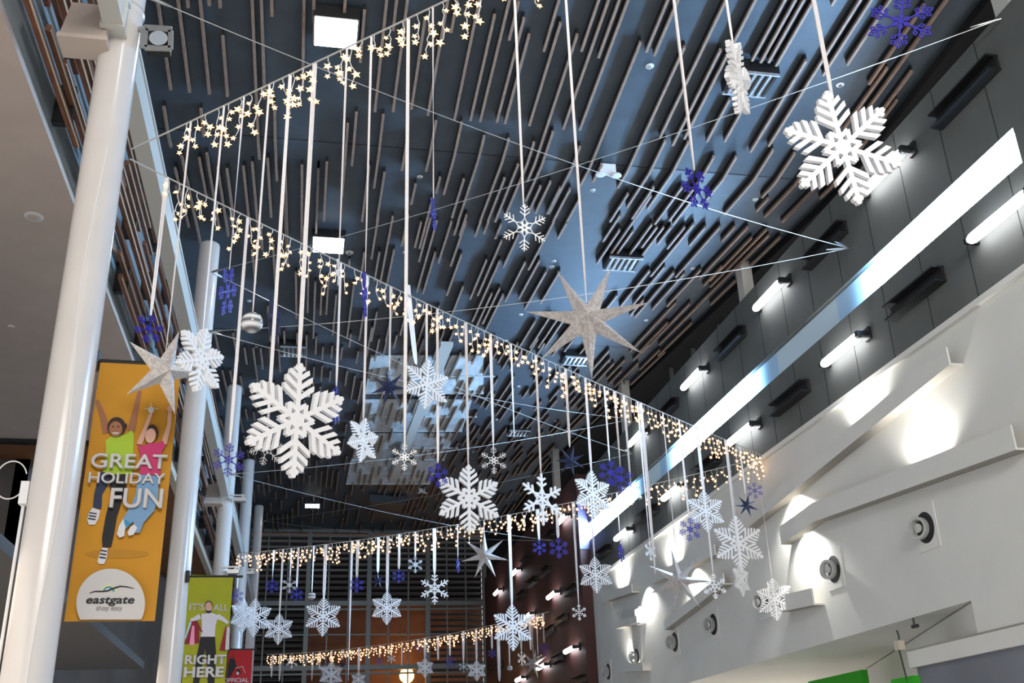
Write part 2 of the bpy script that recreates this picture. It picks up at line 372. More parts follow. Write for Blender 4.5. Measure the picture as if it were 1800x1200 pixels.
# left side: galleries, facade, beam
struct('wall_left', MB().box((-3.4, -14, 7.28), (-3.22, 52, 12.2)), M_facade)
struct('ceiling_gallery', MB().box((-12, -14, 7.2), (-3.2, 22.7, 7.3)), M_soff)
struct('ceiling_timber', MB().box((-12, 22.8, 7.16), (-3.32, 52, 7.3)), M_timber)
struct('trim_5', MB().box((-12, 22.62, 7.12), (-3.22, 22.8, 7.3)), M_black)
struct('trim_6', MB().box((-3.36, 22.8, 7.1), (-3.2, 52, 7.34)), M_cream)
struct('wall_gallery', MB().add([(-6.2, 24, -1.6), (-3.9, 45, -1.6), (-3.9, 45, 7.2), (-6.2, 24, 7.2), (-6.5, 24, -1.6), (-4.2, 45, -1.6), (-4.2, 45, 7.2), (-6.5, 24, 7.2)],
       [(0, 3, 2, 1), (4, 5, 6, 7), (0, 4, 7, 3), (1, 2, 6, 5)]).box((-12, 24, -1.6), (-6.2, 24.2, 7.2)), mat('dark_taupe_wall', (.085, .065, .05), .7, noise=.3, nscale=.5))
struct('ceiling_lower_gallery', MB().box((-12, 10, 2.6), (-3.3, 24, 2.75)), mat('grey_soffit', (.06, .054, .05), .7))
# facade battens
fac = empty('facade_batten_screen', (-3.1, 20, 7.3), 'screen of brown timber battens across the left upper facade', 'screen')
fb = []
rf = random.Random(3)
for zi, z in enumerate([7.45, 7.72, 7.92, 8.18, 8.42, 8.62, 8.88, 9.1, 9.4, 9.62, 9.9, 10.15, 10.4, 10.7, 11.0]):
    y = 3.5 + rf.uniform(0, 3)
    while y < 51:
        L = rf.uniform(1.6, 4.6); fb.append((z + rf.uniform(-.04, .04), y, min(51.5, y + L), rf.choice((-3.02, -3.02, -2.94)))); y += L + rf.uniform(.1, 1.4)
for z, y0, y1 in ((8.05, 3, 24), (8.25, 3, 30), (8.15, 24, 50)): fb.append((z, y0, y1, -2.90))
fb.sort(key=lambda b: -(b[2] - b[1]) / b[1] ** 2)
def facb(mb, b):
    z, y0, y1, x = b
    if z > cz((y0 + y1) / 2) - .2: return
    mb.box((x - .03, y0, z - .045), (x + .03, y1, z + .045))
def fin(mb):
    me = mb.mesh('timber_batten', [M_louv, M_tip]); 
    o = bpy.data.objects.new('timber_batten', me); COL.objects.link(o); o.parent = fac; o.location = (3.1, -20, -7.3); return o
k = 0
rest = MB()
tipm = MB()
for b in fb:
    if b[0] > cz((b[1] + b[2]) / 2) - .2: continue
    if k < 98: q = MB(); facb(q, b); fin(q); k += 1
    else: facb(rest, b)
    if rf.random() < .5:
        z, y0, y1, x = b; tipm.box((x + .031, y0, z - .045), (x + .040, y1, z - .02))  # pale strips paint the light caught on batten edges
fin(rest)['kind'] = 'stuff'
tipm.obj('painted_edge_highlight', M_tip, fac, loc=(3.1, -20, -7.3))['kind'] = 'stuff'
y = 4.2; bkm = MB().box((-.22, -.05, -.04), (0, .05, .5)).mesh('standoff_bracket', M_black)
while y < 50:
    for z in (7.5, 8.5, 9.5):
        o = bpy.data.objects.new('standoff_bracket', bkm); COL.objects.link(o); o.parent = fac; o.location = (.1, y - 20, z - 7.3)
    y += 2.3
be = MB(); be.box((-2.30, -8, 7.33), (-2.10, 51, 7.38)); be.box((-2.30, -8, 7.74), (-2.10, 51, 7.79)); be.box((-2.28, -8, 7.38), (-2.12, 51, 7.74))
struct('edge_beam', be, M_beam)
for i, y in enumerate((9.35, 27.9, 46.5)):
    t = empty('beam_bracket', (-2.55, y, 7.17), 'boxy steel bracket tying the %s column to the facade' % ('nearest left', 'third left', 'fifth left')[i], 'bracket', 'beam brackets')
    MB().box((-.18, -.30, -.02), (.30, .05, .03)).obj('base_plate', M_soff, t)
    MB().add([(-.16, -.28, .03), (.28, -.28, .03), (.28, .1, .03), (-.16, .1, .03), (-.12, -.18, .52), (.28, -.18, .52), (.28, .1, .52), (-.12, .1, .52)],
             [(0, 3, 2, 1), (4, 5, 6, 7), (0, 1, 5, 4), (1, 2, 6, 5), (2, 3, 7, 6), (3, 0, 4, 7)]).obj('bracket_box', M_soff, t)
    MB().box((.22, -.34, .14), (.46, -.28, .66)).obj('end_plate', M_beam, t)

# ---------------------------------------------------------------- columns
def lathe(mb, prof, n=40):
    base = len(mb.v)
    for r, z in prof:
        for k in range(n): a = 2 * math.pi * k / n; mb.v.append((r * math.cos(a), r * math.sin(a), z))
    for i in range(len(prof) - 1):
        for k in range(n):
            a = base + i * n + k; b = base + i * n + (k + 1) % n; mb.f.append((a, b, b + n, a + n))
    mb.f.append(tuple(base + (len(prof) - 1) * n + k for k in range(n)))
    return mb
for i, (y, top) in enumerate(((9.42, 12.6), (19.1, 10.28), (28.1, 10.65), (37.0, 11.2), (46.6, 12.0))):
    top = min(top, cz(y) - .02)
    x = XC; h = top + 1.6
    c = empty('column', (x, y, -1.6), ['tall round white column at the left, nearest of the row', 'second round white column, behind the orange banner', 'third round white column from the near end', 'fourth round white column, thinner in view behind the third', 'farthest round white column at the end of the left row'][i], 'column', 'white columns along the left side')
    lathe(MB(), [(.2, 0), (.2, h - .08), (.19, h - .03), (.15, h)]).obj('shaft', M_col, c, smooth=False).data.polygons.foreach_set('use_smooth', [True] * (40 * 3) + [False])
    if i == 0:
        lathe(MB(), [(.203, 9.35), (.215, 9.4), (.203, 9.45)]).obj('weld_collar', M_col, c, smooth=True)
        pts = []
        for k in range(40):
            z = -0.2 + k * .2; a = math.radians(-60 + 10 * math.sin(k * .35) - k * .5); pts.append((.206 * math.cos(a), .206 * math.sin(a), z))
        MB().tube(pts, .006, 5).obj('power_cord', M_cable, c)
        b_ = MB().box((-.27, -.05, 4.0), (-.20, .05, 4.2)); b_.obj('switch_box', M_white2, c)
        MB().tube([(-.37 + .13 * math.cos(math.radians(a_)), 0, 4.22 + .17 * math.sin(math.radians(a_))) for a_ in range(20, 330, 12)], .006, 6).obj('loose_cord', M_cable, c)
        MB().tube([(-.235, 0, 4.0), (-.235, 0, 0)], .014, 6).obj('conduit', M_white2, c)

# ---------------------------------------------------------------- wall tubes and brackets
HOT = []
tubeY = [(13.1, 9.12), (17.7, 9.1), (22.25, 9.04), (26.9, 9.04), (10.75, 6.92), (15.3, 6.87), (19.87, 6.84), (24.45, 6.79), (28.9, 6.74)]
redT = [(997,903,982,922),(912,998,900,1012),(882,1033,868,1047),(980,1038,963,1053),(935,1077,923,1088),(1013,1135,993,1148),(963,1165,945,1177),(922,1188,907,1198)]
allT = [(y, z, XR, 1.4) for y, z in tubeY]
for a in redT:
    p = at(a[0], a[1], X=8.72); q = at(a[2], a[3], X=8.72); allT.append(((p.y + q.y) / 2, (p.z + q.z) / 2, XR - .35, 1.4))
NUM = ['nearest', 'second', 'third', 'fourth', 'fifth', 'sixth', 'seventh', 'eighth', 'ninth', 'tenth']
rows = {}
def rowname(y, z, xw):
    if xw > 9: return 'upper row on the grey wall' if z > 8 else 'lower row on the grey wall'
    return 'top row on the dark red wall' if z > 8 else ('middle row on the dark red wall' if z > 6 else ('fourth row on the dark red wall' if z < 4 or z < 5 else 'third row on the dark red wall'))
tb0 = None
for y, z, xw, L in sorted(allT):
    rn = rowname(y, z, xw); n = rows.get(rn, 0); rows[rn] = n + 1
    t = empty('wall_tube_lamp', (xw, y, z), '%s lit tube lamp of the %s' % (NUM[n], rn), 'lamp', 'lit tube lamps along the right wall')
    if tb0 is None:
        prf = [(.03, -.66), (.062, -.63), (.08, -.56), (.08, .56), (.062, .63), (.03, .66)]
        tm = MB(); n_ = 14
        tm.tube([(-.17, p[1], 0) for p in prf], [p[0] for p in prf], n_); tb0 = tm.mesh('lamp_tube', M_tube, True)
        cm = MB(); cm.box((-.24, -.74, -.03), (0, -.66, .06)); cm.box((-.05, -.80, -.10), (0, -.62, .12)); cm1 = cm.mesh('end_bracket', M_black)
        cm = MB(); cm.box((-.22, .66, -.03), (0, .72, .05)); cm2 = cm.mesh('end_bracket', M_black)
        cm = MB().tube([(-.17, -.70, 0), (-.17, -.60, 0)], .06, 12); cm3 = cm.mesh('end_cap', M_steel)
    for nm, me in (('lamp_tube', tb0), ('end_bracket', cm1), ('end_bracket', cm2), ('end_cap', cm3)):
        o = bpy.data.objects.new(nm, me); COL.objects.link(o); o.parent = t
brk = [(10.9, 9.1, XR, 1.5), (15.37, 9.0, XR, 1.5), (19.97, 9.02, XR, 1.5), (24.4, 8.98, XR, 1.4), (13.03, 6.87, XR, 1.5), (17.57, 6.82, XR, 1.5), (22.1, 6.8, XR, 1.4), (26.6, 6.79, XR, 1.4), (31.1, 6.71, XR, 1.45)]
for a in [(965,997,953,1010),(943,1016,930,1029),(923,1040,913,1050),(930,981,918,992),(997,1082,981,1096),(971,1104,961,1112),(990,1152,974,1162),(890,1162,867,1177),(1032,1189,1010,1200),(1015,1030,1000,1042),(975,935,962,948)]:
    p = at(a[0], a[1], X=8.8); q = at(a[2], a[3], X=8.8); brk.append(((p.y + q.y) / 2, (p.z + q.z) / 2, XR - .35, 1.4))
rows = {}; fm = None
for y, z, xw, L in sorted(brk):
    rn = rowname(y, z, xw); n = rows.get(rn, 0); rows[rn] = n + 1
    if fm is None:
        f_ = MB(); f_.box((-.20, -.73, .10), (0, .73, .13)); f_.box((-.20, -.73, -.13), (0, .73, -.10)); f_.box((-.06, -.73, -.10), (-.02, .73, .10)); fm = f_.mesh('wall_channel', M_black)
    o = bpy.data.objects.new('wall_channel', fm); COL.objects.link(o); o.location = (xw, y, z)
    tag(o, '%s unlit black H-shaped channel of the %s' % (NUM[n], rn), 'bracket', 'black wall channels between the tube lamps')

# ---------------------------------------------------------------- white wall ledges and their spots
def ledge(name, pts, h, dep, label):
    P = [at(px, py, X=XR - dep) if False else at(px, py, X=XR) for px, py in pts]
    t = empty(name, P[0], label, 'ledge')
    o0 = P[0]; f_ = MB(); u = MB()
    for a, b in zip(P, P[1:]):
        a = a - o0; b = b - o0
        vs = [(-dep, a.y, a.z), (0, a.y, a.z), (-dep, b.y, b.z), (0, b.y, b.z), (-dep, a.y, a.z + h), (-dep, b.y, b.z + h), (-dep + .03, a.y, a.z + h), (-dep + .03, b.y, b.z + h), (-dep + .03, a.y, a.z + .03), (-dep + .03, b.y, b.z + .03), (0, a.y, a.z + .03), (0, b.y, b.z + .03)]
        f_.add(vs, [(0, 4, 5, 2), (4, 6, 7, 5), (6, 8, 9, 7), (8, 10, 11, 9), (0, 1, 10, 8, 6, 4), (2, 5, 7, 9, 11, 3)])
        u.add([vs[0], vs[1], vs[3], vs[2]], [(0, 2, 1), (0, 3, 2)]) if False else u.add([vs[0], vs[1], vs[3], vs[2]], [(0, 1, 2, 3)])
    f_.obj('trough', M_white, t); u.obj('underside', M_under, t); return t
LG = [([(1693, 642), (1492, 800), (1325, 933)], .28, 'long white light trough high on the white wall, nearest'),
      ([(1273, 975), (1157, 1027)], .24, 'white light trough above the big silver star'),
      ([(1812, 791), (1600, 865), (1450, 917), (1392, 957)], .34, 'bent white light trough at the right edge, above the round air nozzles'),
      ([(1289, 1027), (1183, 1107)], .24, 'plain sloping white ledge left of the middle air nozzles'),
      ([(1124, 1041), (1070, 1059)], .24, 'short white ledge near the red wall corner'),
      ([(1133, 1094), (1094, 1105)], .20, 'smallest white ledge under a tiny lamp box'),
      ([(1144, 1178), (1103, 1181)], .22, 'low white ledge with a lit arch, at the far end'),
      ([(1450, 1063), (1390, 1075)], .30, 'short white shelf box between two air nozzles')]
for pts, h, lab in LG: ledge('wall_light_trough', pts, h, .22, lab)
def spot(px, py, dx, power, up):
    p = at(px, py, X=XR); l = bpy.data.lights.new('trough_light', 'SPOT'); l.energy = power; l.color = (1, .99, .95); l.shadow_soft_size = .04
    l.spot_size = math.radians(150); l.spot_blend = .35
    o = bpy.data.objects.new('trough_light', l); COL.objects.link(o); o.location = (XR - dx, p.y, p.z)
    o.rotation_euler = Vector((.75, 0, .65 * up)).to_track_quat('-Z', 'Y').to_euler()
for px, py, pw in ((1529, 740, 170), (1643, 814, 190), (1188, 996, 200), (1097, 1033, 150), (1118, 1168, 220)): spot(px, py, .17, pw, 1)
for px, py, pw in ((1401, 884, 330), (1421, 948, 160), (1140, 1041, 130), (1225, 1010, 170)): spot(px, py, .17, pw, -1)
# air nozzles
nz = None
for i, (px, py) in enumerate(((1628, 927), (1467, 1000), (1343, 1057), (1255, 1097), (1187, 1128), (1120, 1155), (1070, 1180))):
    p = at(px, py, X=XR)
    t = empty('air_nozzle', p, '%s round air nozzle on a square plate, counted from the camera along the white wall' % NUM[i], 'air nozzle', 'round air nozzles on the white wall')
    if nz is None:
        a1 = MB().box((-.015, -.30, -.34), (0, .30, .34)).mesh('plate', M_white)
        q = MB(); n = 28
        def ring(q, r0, x0, r1, x1, n=28):
            b = len(q.v)
            for r, x in ((r0, x0), (r1, x1)):
                for k in range(n): a = 2 * math.pi * k / n; q.v.append((x, r * math.cos(a), r * math.sin(a)))
            for k in range(n): q.f.append((b + k, b + (k + 1) % n, b + n + (k + 1) % n, b + n + k))
        ring(q, .235, -.016, .235, -.02); ring(q, .235, -.02, .19, -.02); ring(q, .0, -.018, .235, -.018)
        a2 = q.mesh('throat', M_black)
        q = MB(); ring(q, .17, -.02, .17, -.10); ring(q, .17, -.10, .13, -.10); ring(q, .13, -.10, .11, -.02); ring(q, .0, -.09, .07, -.07); ring(q, .07, -.07, .05, -.02)
        a3 = q.mesh('nozzle', mat('grey_white_plastic', (.50, .50, .48), .45), True); nz = (a1, a2, a3)
    for nm, me in zip(('plate', 'throat', 'nozzle'), nz):
        o = bpy.data.objects.new(nm, me); COL.objects.link(o); o.parent = t
        if nm == 'nozzle': o.rotation_euler = (0, 0, math.radians(18)); o.location = (-.05, .06, 0)
# small lamp box and camera
p = at(1131, 1082, X=XR); t = empty('wall_lamp_box', p, 'tiny white lit lamp box on the white wall near the red wall', 'lamp')
MB().box((-.18, -.2, -.22), (0, .2, .22)).obj('housing', M_white2, t); MB().box((-.19, -.16, -.18), (-.181, .16, .18)).obj('lens', mat('lit_lens', (1, 1, 1), .4, emit=(1, 1, 1), es=1.5), t)
p = at(1605, 1086, Z=2.2); t = empty('security_camera', p, 'small black security camera under the white soffit', 'camera')
MB().tube([(0, 0, 0), (0, 0, -.12)], .015, 8).obj('mount', M_black, t); MB().bar((-.08, -.08, -.14), (.1, .08, -.10), .05, .05).obj('camera_body', M_black, t)
p = at(1582, 1140, X=XR - .12); t = empty('cable_drop', p, 'black cable with a small cream box beside the white fascia', 'cable')
MB().tube([(0, 0, .28), (.02, .0, .18), (-.02, 0, 0), (.03, 0, -.5)], .012, 6).obj('cable', M_black, t); MB().box((-.05, -.07, -.02), (.05, .07, .12)).obj('junction_box', M_cream, t)
# green signs
for i, (xa, ya, xb, yb, lab) in enumerate(((1420, 1196, 1514, 1176, 'bright green shop sign panel at the bottom edge, left one'), (1565, 1192, 1604, 1190, 'bright green shop sign panel at the bottom edge, right one'))):
    if i == 0: p = at(xa, ya, X=10.2); q = at(xb, yb, X=10.2)
    else: p = at(xa, ya, X=9.1); q = at(xb, yb, X=9.1)
    tag(MB().box((p.x, p.y, p.z - 1.2), (p.x + .12, q.y, max(p.z, q.z) - .02)).obj('shop_sign', M_green), lab, 'sign')

# ---------------------------------------------------------------- ceiling fittings
FL = [(590, 62, 1), (577, 435, 1), (549, 891, 1), (515, 620, 0), (520, 828, 0), (1320, 150, 2), (1095, 466, 2), (1013, 636, 2), (912, 763, 2)]
labs = ['brightest square ceiling floodlight at the top left', 'lit square floodlight on the dark ceiling, second', 'small lit floodlight at the far end of the ceiling',
        'unlit louvred ceiling light on the left half', 'tiny unlit ceiling light near the far end', 'dark louvred ceiling light behind the edge-on snowflake', 'dark louvred ceiling light above the silver star',
        'dark louvred ceiling light beneath the silver star', 'farthest dark louvred ceiling light on the right half']
M_refl = mat('mirror_reflector', (.75, .82, .88), .25, metal=.7)
for (px, py, k), lab in zip(FL, labs):
    p = cpt(px, py, .28); t = empty('ceiling_light', p + Vector((0, 0, .28)), lab, 'ceiling light', 'square ceiling lights')
    w_ = .34 if k < 2 else .38; d_ = .34 if k < 2 else .30
    MB().box((-w_, -d_, -.22), (w_, d_, 0)).obj('housing', M_black, t)
    if k == 1:
        MB().box((-w_ + .03, -d_ + .03, -.235), (w_ - .03, d_ - .03, -.221)).obj('lit_panel', M_flood, t)
    else:
        MB().box((-w_ + .03, -d_ + .03, -.225), (w_ - .03, d_ - .03, -.221)).obj('reflector', M_refl, t)
        q = MB()
        for i in range(6): x = -w_ + .06 + i * (2 * w_ - .12) / 5; q.box((x - .018, -d_ + .03, -.26), (x + .018, d_ - .03, -.225))
        q.obj('louvre_fin', M_black, t); MB().box((-w_, -d_, -.27), (w_, -d_ + .03, -.221)).obj('rim', M_refl, t); MB().box((-w_, d_ - .03, -.27), (w_, d_, -.221)).obj('rim', M_refl, t)
for y, wd in ((5.8, 'just above the upper edge of the picture'), (-1.2, 'right above the viewer'), (-8, 'behind the viewer')):
    t = empty('ceiling_light', (.1, y, cz(y)), 'lit square floodlight on the ceiling ' + wd, 'ceiling light', 'square ceiling lights')
    MB().box((-.34, -.34, -.22), (.34, .34, 0)).obj('housing', M_black, t); MB().box((-.31, -.31, -.235), (.31, .31, -.221)).obj('lit_panel', M_flood, t)
DT = [(1142,118,1.3),(1477,150,1.2),(1328,352,1.),(1042,336,1),(738,312,1),(712,445,1),(614,445,1.6),(974,460,1),(916,554,1),(1218,473,1),(1136,564,1),(889,600,1),(1071,637,1),(912,680,1),(977,741,1),(940,780,1),(873,738,1),(832,795,1),(593,616,1),(438,530,1),(450,611,1),(564,875,1),(970,470,1.2)]
dm = None
from_left = sorted(range(len(DT)), key=lambda i: DT[i][0])
POS = ['first', 'second', 'third', 'fourth', 'fifth', 'sixth', 'seventh', 'eighth', 'ninth', 'tenth', 'eleventh', 'twelfth', 'thirteenth', 'fourteenth', 'fifteenth', 'sixteenth', 'seventeenth', 'eighteenth', 'nineteenth', 'twentieth', 'twenty-first', 'twenty-second', 'twenty-third', 'twenty-fourth', 'twenty-fifth', 'twenty-sixth', 'twenty-seventh', 'twenty-eighth', 'twenty-ninth', 'thirtieth']
for n, i in enumerate(from_left):
    px, py, s_ = DT[i]; p = cpt(px, py, .03)
    t = empty('ceiling_sprinkler', p + Vector((0, 0, .03)), 'small white sprinkler head on the dark ceiling, %s from the left' % POS[n], 'sprinkler', 'white sprinkler heads'); t.scale = (s_ * .75, s_ * .75, s_ * .45)
    if dm is None:
        a1 = lathe(MB(), [(.075, 0), (.075, -.015), (.05, -.03)], 16).mesh('rose', M_white2); a2 = lathe(MB(), [(.018, -.03), (.018, -.07), (.035, -.075), (.035, -.085)], 12).mesh('sprinkler_head', M_steel); dm = (a1, a2)
    for nm, me in zip(('rose', 'sprinkler_head'), dm):
        o = bpy.data.objects.new(nm, me); COL.objects.link(o); o.parent = t
for px, py, s_, lab in ((1068, 297, 1, 'white emergency light with two round lamps on the ceiling, near'), (742, 862, .9, 'white emergency light with two round lamps near the skylight')):
    p = cpt(px, py, .12); t = empty('emergency_light', p + Vector((0, 0, .1)), lab, 'emergency light'); t.scale = (s_, s_, s_)
    MB().box((-.15, -.03, -.20), (.15, .05, 0)).box((-.16, -.04, -.21), (.16, -.03, -.19)).obj('battery_box', M_white2, t)
    for sx in (-1, 1):
        q = lathe(MB(), [(.03, 0), (.085, -.01), (.095, -.035), (.06, -.045)], 18).obj('lamp_head', M_white2, t); q.location = (sx * .15, -.02, -.21)
for px, py, rr_, lab_ in ((60, 380, .12, 'round white downlight cover on the beige soffit'), (20, 573, .05, 'tiny sprinkler on the beige soffit')):
    p = at(px, py, Z=7.2); t = empty('soffit_downlight' if rr_ > .1 else 'soffit_sprinkler', p, lab_, 'downlight' if rr_ > .1 else 'sprinkler')
    lathe(MB(), [(rr_, 0), (rr_, -.012), (rr_ * .8, -.02)], 24).obj('rim', M_white2, t); lathe(MB(), [(rr_ * .8, -.018), (rr_ * .5, -.03), (rr_ * .3, -.03)], 24).obj('cover', M_soff, t)
# skylight boards below the ceiling, behind the battens
sk = empty('skylight_panel', cpt(720, 740, .05), 'pale louvred skylight panel in the ceiling, behind the battens', 'skylight')
so = sk.location.copy()
bands = [((652, 625), (850, 625), (850, 690), (642, 690)), ((640, 702), (830, 702), (812, 757), (632, 757)), ((628, 762), (800, 762), (781, 808), (618, 808)), ((616, 811), (770, 811), (756, 850), (608, 850))]
for bq in bands:
    P = [cpt(*c, .05) for c in bq]; q = MB(); y0, y1 = P[0].y, P[3].y
    vs = [p - so for p in P] + [p - so + Vector((0, 0, .03)) for p in P]
    q.add(vs, [(0, 1, 2, 3), (7, 6, 5, 4), (0, 4, 5, 1), (1, 5, 6, 2), (2, 6, 7, 3), (3, 7, 4, 0)]); q.obj('louvre_board', M_sky, sk)
    r_ = MB()
    a = P[3] - so; b = P[2] - so; r_.bar(a + Vector((0, -.02, -.02)), b + Vector((0, -.02, -.02)), .10, .03)
    m_ = [(P[0] + P[3]) / 2 - so, (P[1] + P[2]) / 2 - so]; r_.bar(m_[0] + Vector((0, 0, -.02)), m_[1] + Vector((.35, 0, -.02)), .07, .03)
    r_.obj('board_edge', mat('pale_board_edge', (.6, .64, .65), .5), sk)
q = MB(); a = cpt(786, 603, .45); b = cpt(690, 846, .45)
tag(q.bar(a, b, .32, .10).obj('roof_beam', M_beam), kind='structure')
P = [cpt(650, 868, .04), cpt(715, 872, .04), cpt(690, 900, .04), cpt(663, 900, .04)]
q = MB(); q.add([*P, *[p + Vector((0, 0, -.35)) * 1 for p in P]], [(0, 1, 2, 3), (7, 6, 5, 4), (0, 4, 5, 1), (1, 5, 6, 2), (2, 6, 7, 3), (3, 7, 4, 0)])
tag(q.obj('ceiling_hatch', mat('slate_box', (.05, .055, .06), .5)), 'dark tapered box hanging from the far ceiling', 'ceiling box')

# ---------------------------------------------------------------- cables
HCZ = 6.2
CAB = {'A': (Vector((-1.98, 9.6, 6.22)), Vector((9.1, -.6, 6.3)), .05), 'B': (Vector((-1.98, 9.6, 6.10)), at(1340, 800, X=9.18), .10),
       'C': (at(1342, 803, X=9.18), at(412, 973, X=-2.0), .28), 'D': (at(965, 1075, X=8.84), at(468, 1150, Y=47.5), .30)}
def cab(k, t):
    a, b, s = CAB[k]; p = a + (b - a) * t; p.z -= s * 4 * t * (1 - t); return p
def wirepts(a, b, sag, n=12):
    out = []
    for i in range(n + 1):
        t = i / n; p = a + (b - a) * t; p.z -= sag * 4 * t * (1 - t); out.append(p)
    return out
L1 = at(372, 478, X=-2.0); L2 = at(366, 582, X=-2.0); RA = at(1493, 436, X=9.18); RB = at(1760, 33, X=9.18)
L3 = at(405, 833, X=-2.0); RC = at(1112, 797, X=9.18); RD = at(1112, 736, X=9.18); L0 = at(258, -6, X=-2.0)
L4 = at(441, 907, X=-2.0); RE = at(975, 950, X=8.84); L5 = at(460, 915, X=-2)
WR = [(L0, RA, .25, 'steel wire crossing the top of the picture from the nearest column'), (L2, RA, .25, 'steel wire from the second column passing behind the glass bauble'),
      (L1, RB, .2, 'faint steel wire from the second column to the top right corner'), (L1, RC, .25, 'steel wire from the second column descending to the right, upper one'),
      (L2, RD, .25, 'steel wire from the second column descending to the right, lower one'), (L3, RD, .2, 'faint steel wire from the third column rising to the right'),
      (L3, RE, .2, 'faint steel wire from the third column to the dark red wall'), (L5, RC, .2, 'faint steel wire rising from the farthest column'), (L5, RE, .2, 'farthest faint steel wire near the window grid')]
for a, b, s, lab in WR:
    t = empty('tension_wire', a, lab, 'wire', 'bare tension wires across the hall')
    pts = [p - a for p in wirepts(a, b, s)]
    MB().tube(pts, .006, 5).obj('wire', M_wire, t)
    d = (pts[1] - pts[0]).normalized(); MB().tube([d * .0, d * .05, d * .2, d * .3], [.012, .022, .02, .008], 8).obj('turnbuckle', M_steel, t)
    e = pts[-1]; MB().tube([e, e - d * .08, e - d * .3, e - d * .4], [.01, .018, .018, .008], 8).obj('turnbuckle', M_steel, t)

# ---------------------------------------------------------------- icicle lights, star-shaped glints built into the bulbs
def glint_bulb(R):
    vs = [(0, -.35 * R, 0), (0, .35 * R, 0)]; fs = []
    for k in range(10):
        a = math.pi / 2 + k * math.pi / 5; r = R if k % 2 == 0 else R * .45; vs.append((r * math.cos(a), 0, r * math.sin(a)))
    for k in range(10): fs += [(0, 2 + k, 2 + (k + 1) % 10), (1, 2 + (k + 1) % 10, 2 + k)]
    q = MB().add(vs, fs); n = len(q.f); return q, n
def bulb_geo(R, M=None):
    q, n = glint_bulb(R); sphere(q, (0, -.1 * R, 0), R * .34, 8, 5); return q, n
def bulb_mesh(R):
    q, n = bulb_geo(R); me = q.mesh('glint_bulb', [M_bulb, M_bulbc])
    for i, p in enumerate(me.polygons): p.material_index = 0 if i < n else 1
    return me
bm_ = bulb_mesh(1.0)
lab = {'A': 'string of warm glinting lights rising from the nearest column to the top edge', 'B': 'string of warm glinting lights falling from the nearest column to the right wall',
       'C': 'string of warm glinting lights running from the right wall down to the third column', 'D': 'farthest string of warm glinting lights in front of the window grid'}
TR = {'A': (.055, .80), 'B': (.03, .995), 'C': (.005, .995), 'D': (.02, .995)}
for key in 'ABCD':
    a, b, s = CAB[key]; rr = random.Random(ord(key)); L = (b - a).length; dirn = (b - a).normalized()
    t = empty('icicle_light_string', a, lab[key], 'string lights')
    q = MB().tube([cab(key, i / 24) - a for i in range(25)], .009, 5); q.obj('carrier_cable', M_wire, t)
    dw = MB(); bulbs = []; x = TR[key][0] * L; end = TR[key][1] * L
    q2 = MB(); seg = []
    while x < end:
        tt = x / L; p = cab(key, tt); n = rr.choice((2, 3, 3, 4, 5)); c = p.copy(); pts = [p - Vector((0, 0, .0))]; nb = []
        for k in range(n):
            nx = c + Vector((0, 0, -rr.uniform(.06, .12))) + dirn * rr.uniform(-.035, .035) + Vector((rr.uniform(-.01, .01), rr.uniform(-.01, .01), 0))
            pts.append((c + nx) / 2 + dirn * rr.uniform(-.02, .02)); pts.append(nx); c = nx
            so_ = dirn * rr.choice((-1, 1)) * rr.uniform(.015, .045) + Vector((0, 0, -.02)); nb.append((nx, nx + so_))
        dw.tube([p_ - a for p_ in pts], .005, 3, False)
        for u_, v_ in nb: dw.tube([u_ - a, v_ - a], .004, 3, False); bulbs.append(v_)
        seg.append(x); x += rr.uniform(.11, .17)
    dw.obj('drop_wire', M_cable, t)['kind'] = 'stuff'
    bulbs.sort(key=lambda p: p.length)
    rest, nf = MB(), []
    RB_ = {'A': .036, 'B': .033, 'C': .035, 'D': .042}[key]
    for i, p in enumerate(bulbs):
        sc = RB_ * rr.uniform(.75, 1.3); ang = rr.uniform(0, 6.28); yaw = rr.uniform(-.6, .6)
        if i < 99:
            o = bpy.data.objects.new('glint_bulb', bm_); COL.objects.link(o); o.parent = t; o.location = p - a; o.scale = (sc,) * 3; o.rotation_euler = (rr.uniform(-.7, .1), ang, yaw)
        else:
            g_, n = bulb_geo(sc); mm = Matrix.Rotation(ang, 3, 'Y')
            vs = [mm @ Vector(v) + (p - a) for v in g_.v]; rest.add(vs, g_.f); nf.append((n, len(g_.f)))
    me = rest.mesh('glint_bulb', [M_bulb, M_bulbc]); i = 0; mi = []
    for n, tot in nf: mi += [0] * n + [1] * (tot - n)
    me.polygons.foreach_set('material_index', mi)
    o = bpy.data.objects.new('glint_bulb', me); COL.objects.link(o); o.parent = t; o['kind'] = 'stuff'

# ---------------------------------------------------------------- ornaments
def rot(p, a): c, s = math.cos(a), math.sin(a); return (p[0] * c - p[1] * s, p[0] * s + p[1] * c)
def branch(mb, r0, ang, L, w, t, arm, eps, tip='leaf', bulge=1.0):
    # ang relative to arm direction, arm direction = +z rotated by arm
    for sgn in (1, -1):
        d = (math.sin(ang) * sgn, math.cos(ang)); nrm = (math.cos(ang) * sgn, -math.sin(ang))
        b0 = (0, r0)
        P = lambda u, v: (b0[0] + d[0] * u + nrm[0] * v, b0[1] + d[1] * u + nrm[1] * v)
        if tip == 'leaf': poly = [P(0, -w / 2), P(0, w / 2), P(L * .84, w * .55), P(L, -w * .5), P(L * .9, -w * .6)]
        elif tip == 'round': poly = [P(0, -w / 2), P(0, w / 2), P(L - w * .3, w / 2), P(L, w * .25), P(L, -w * .25), P(L - w * .3, -w / 2)]
        else: poly = [P(0, -w / 2), P(0, w / 2), P(L, w / 2), P(L, -w / 2)]
        mb.prism([rot(p, arm) for p in poly], t + eps * sgn)
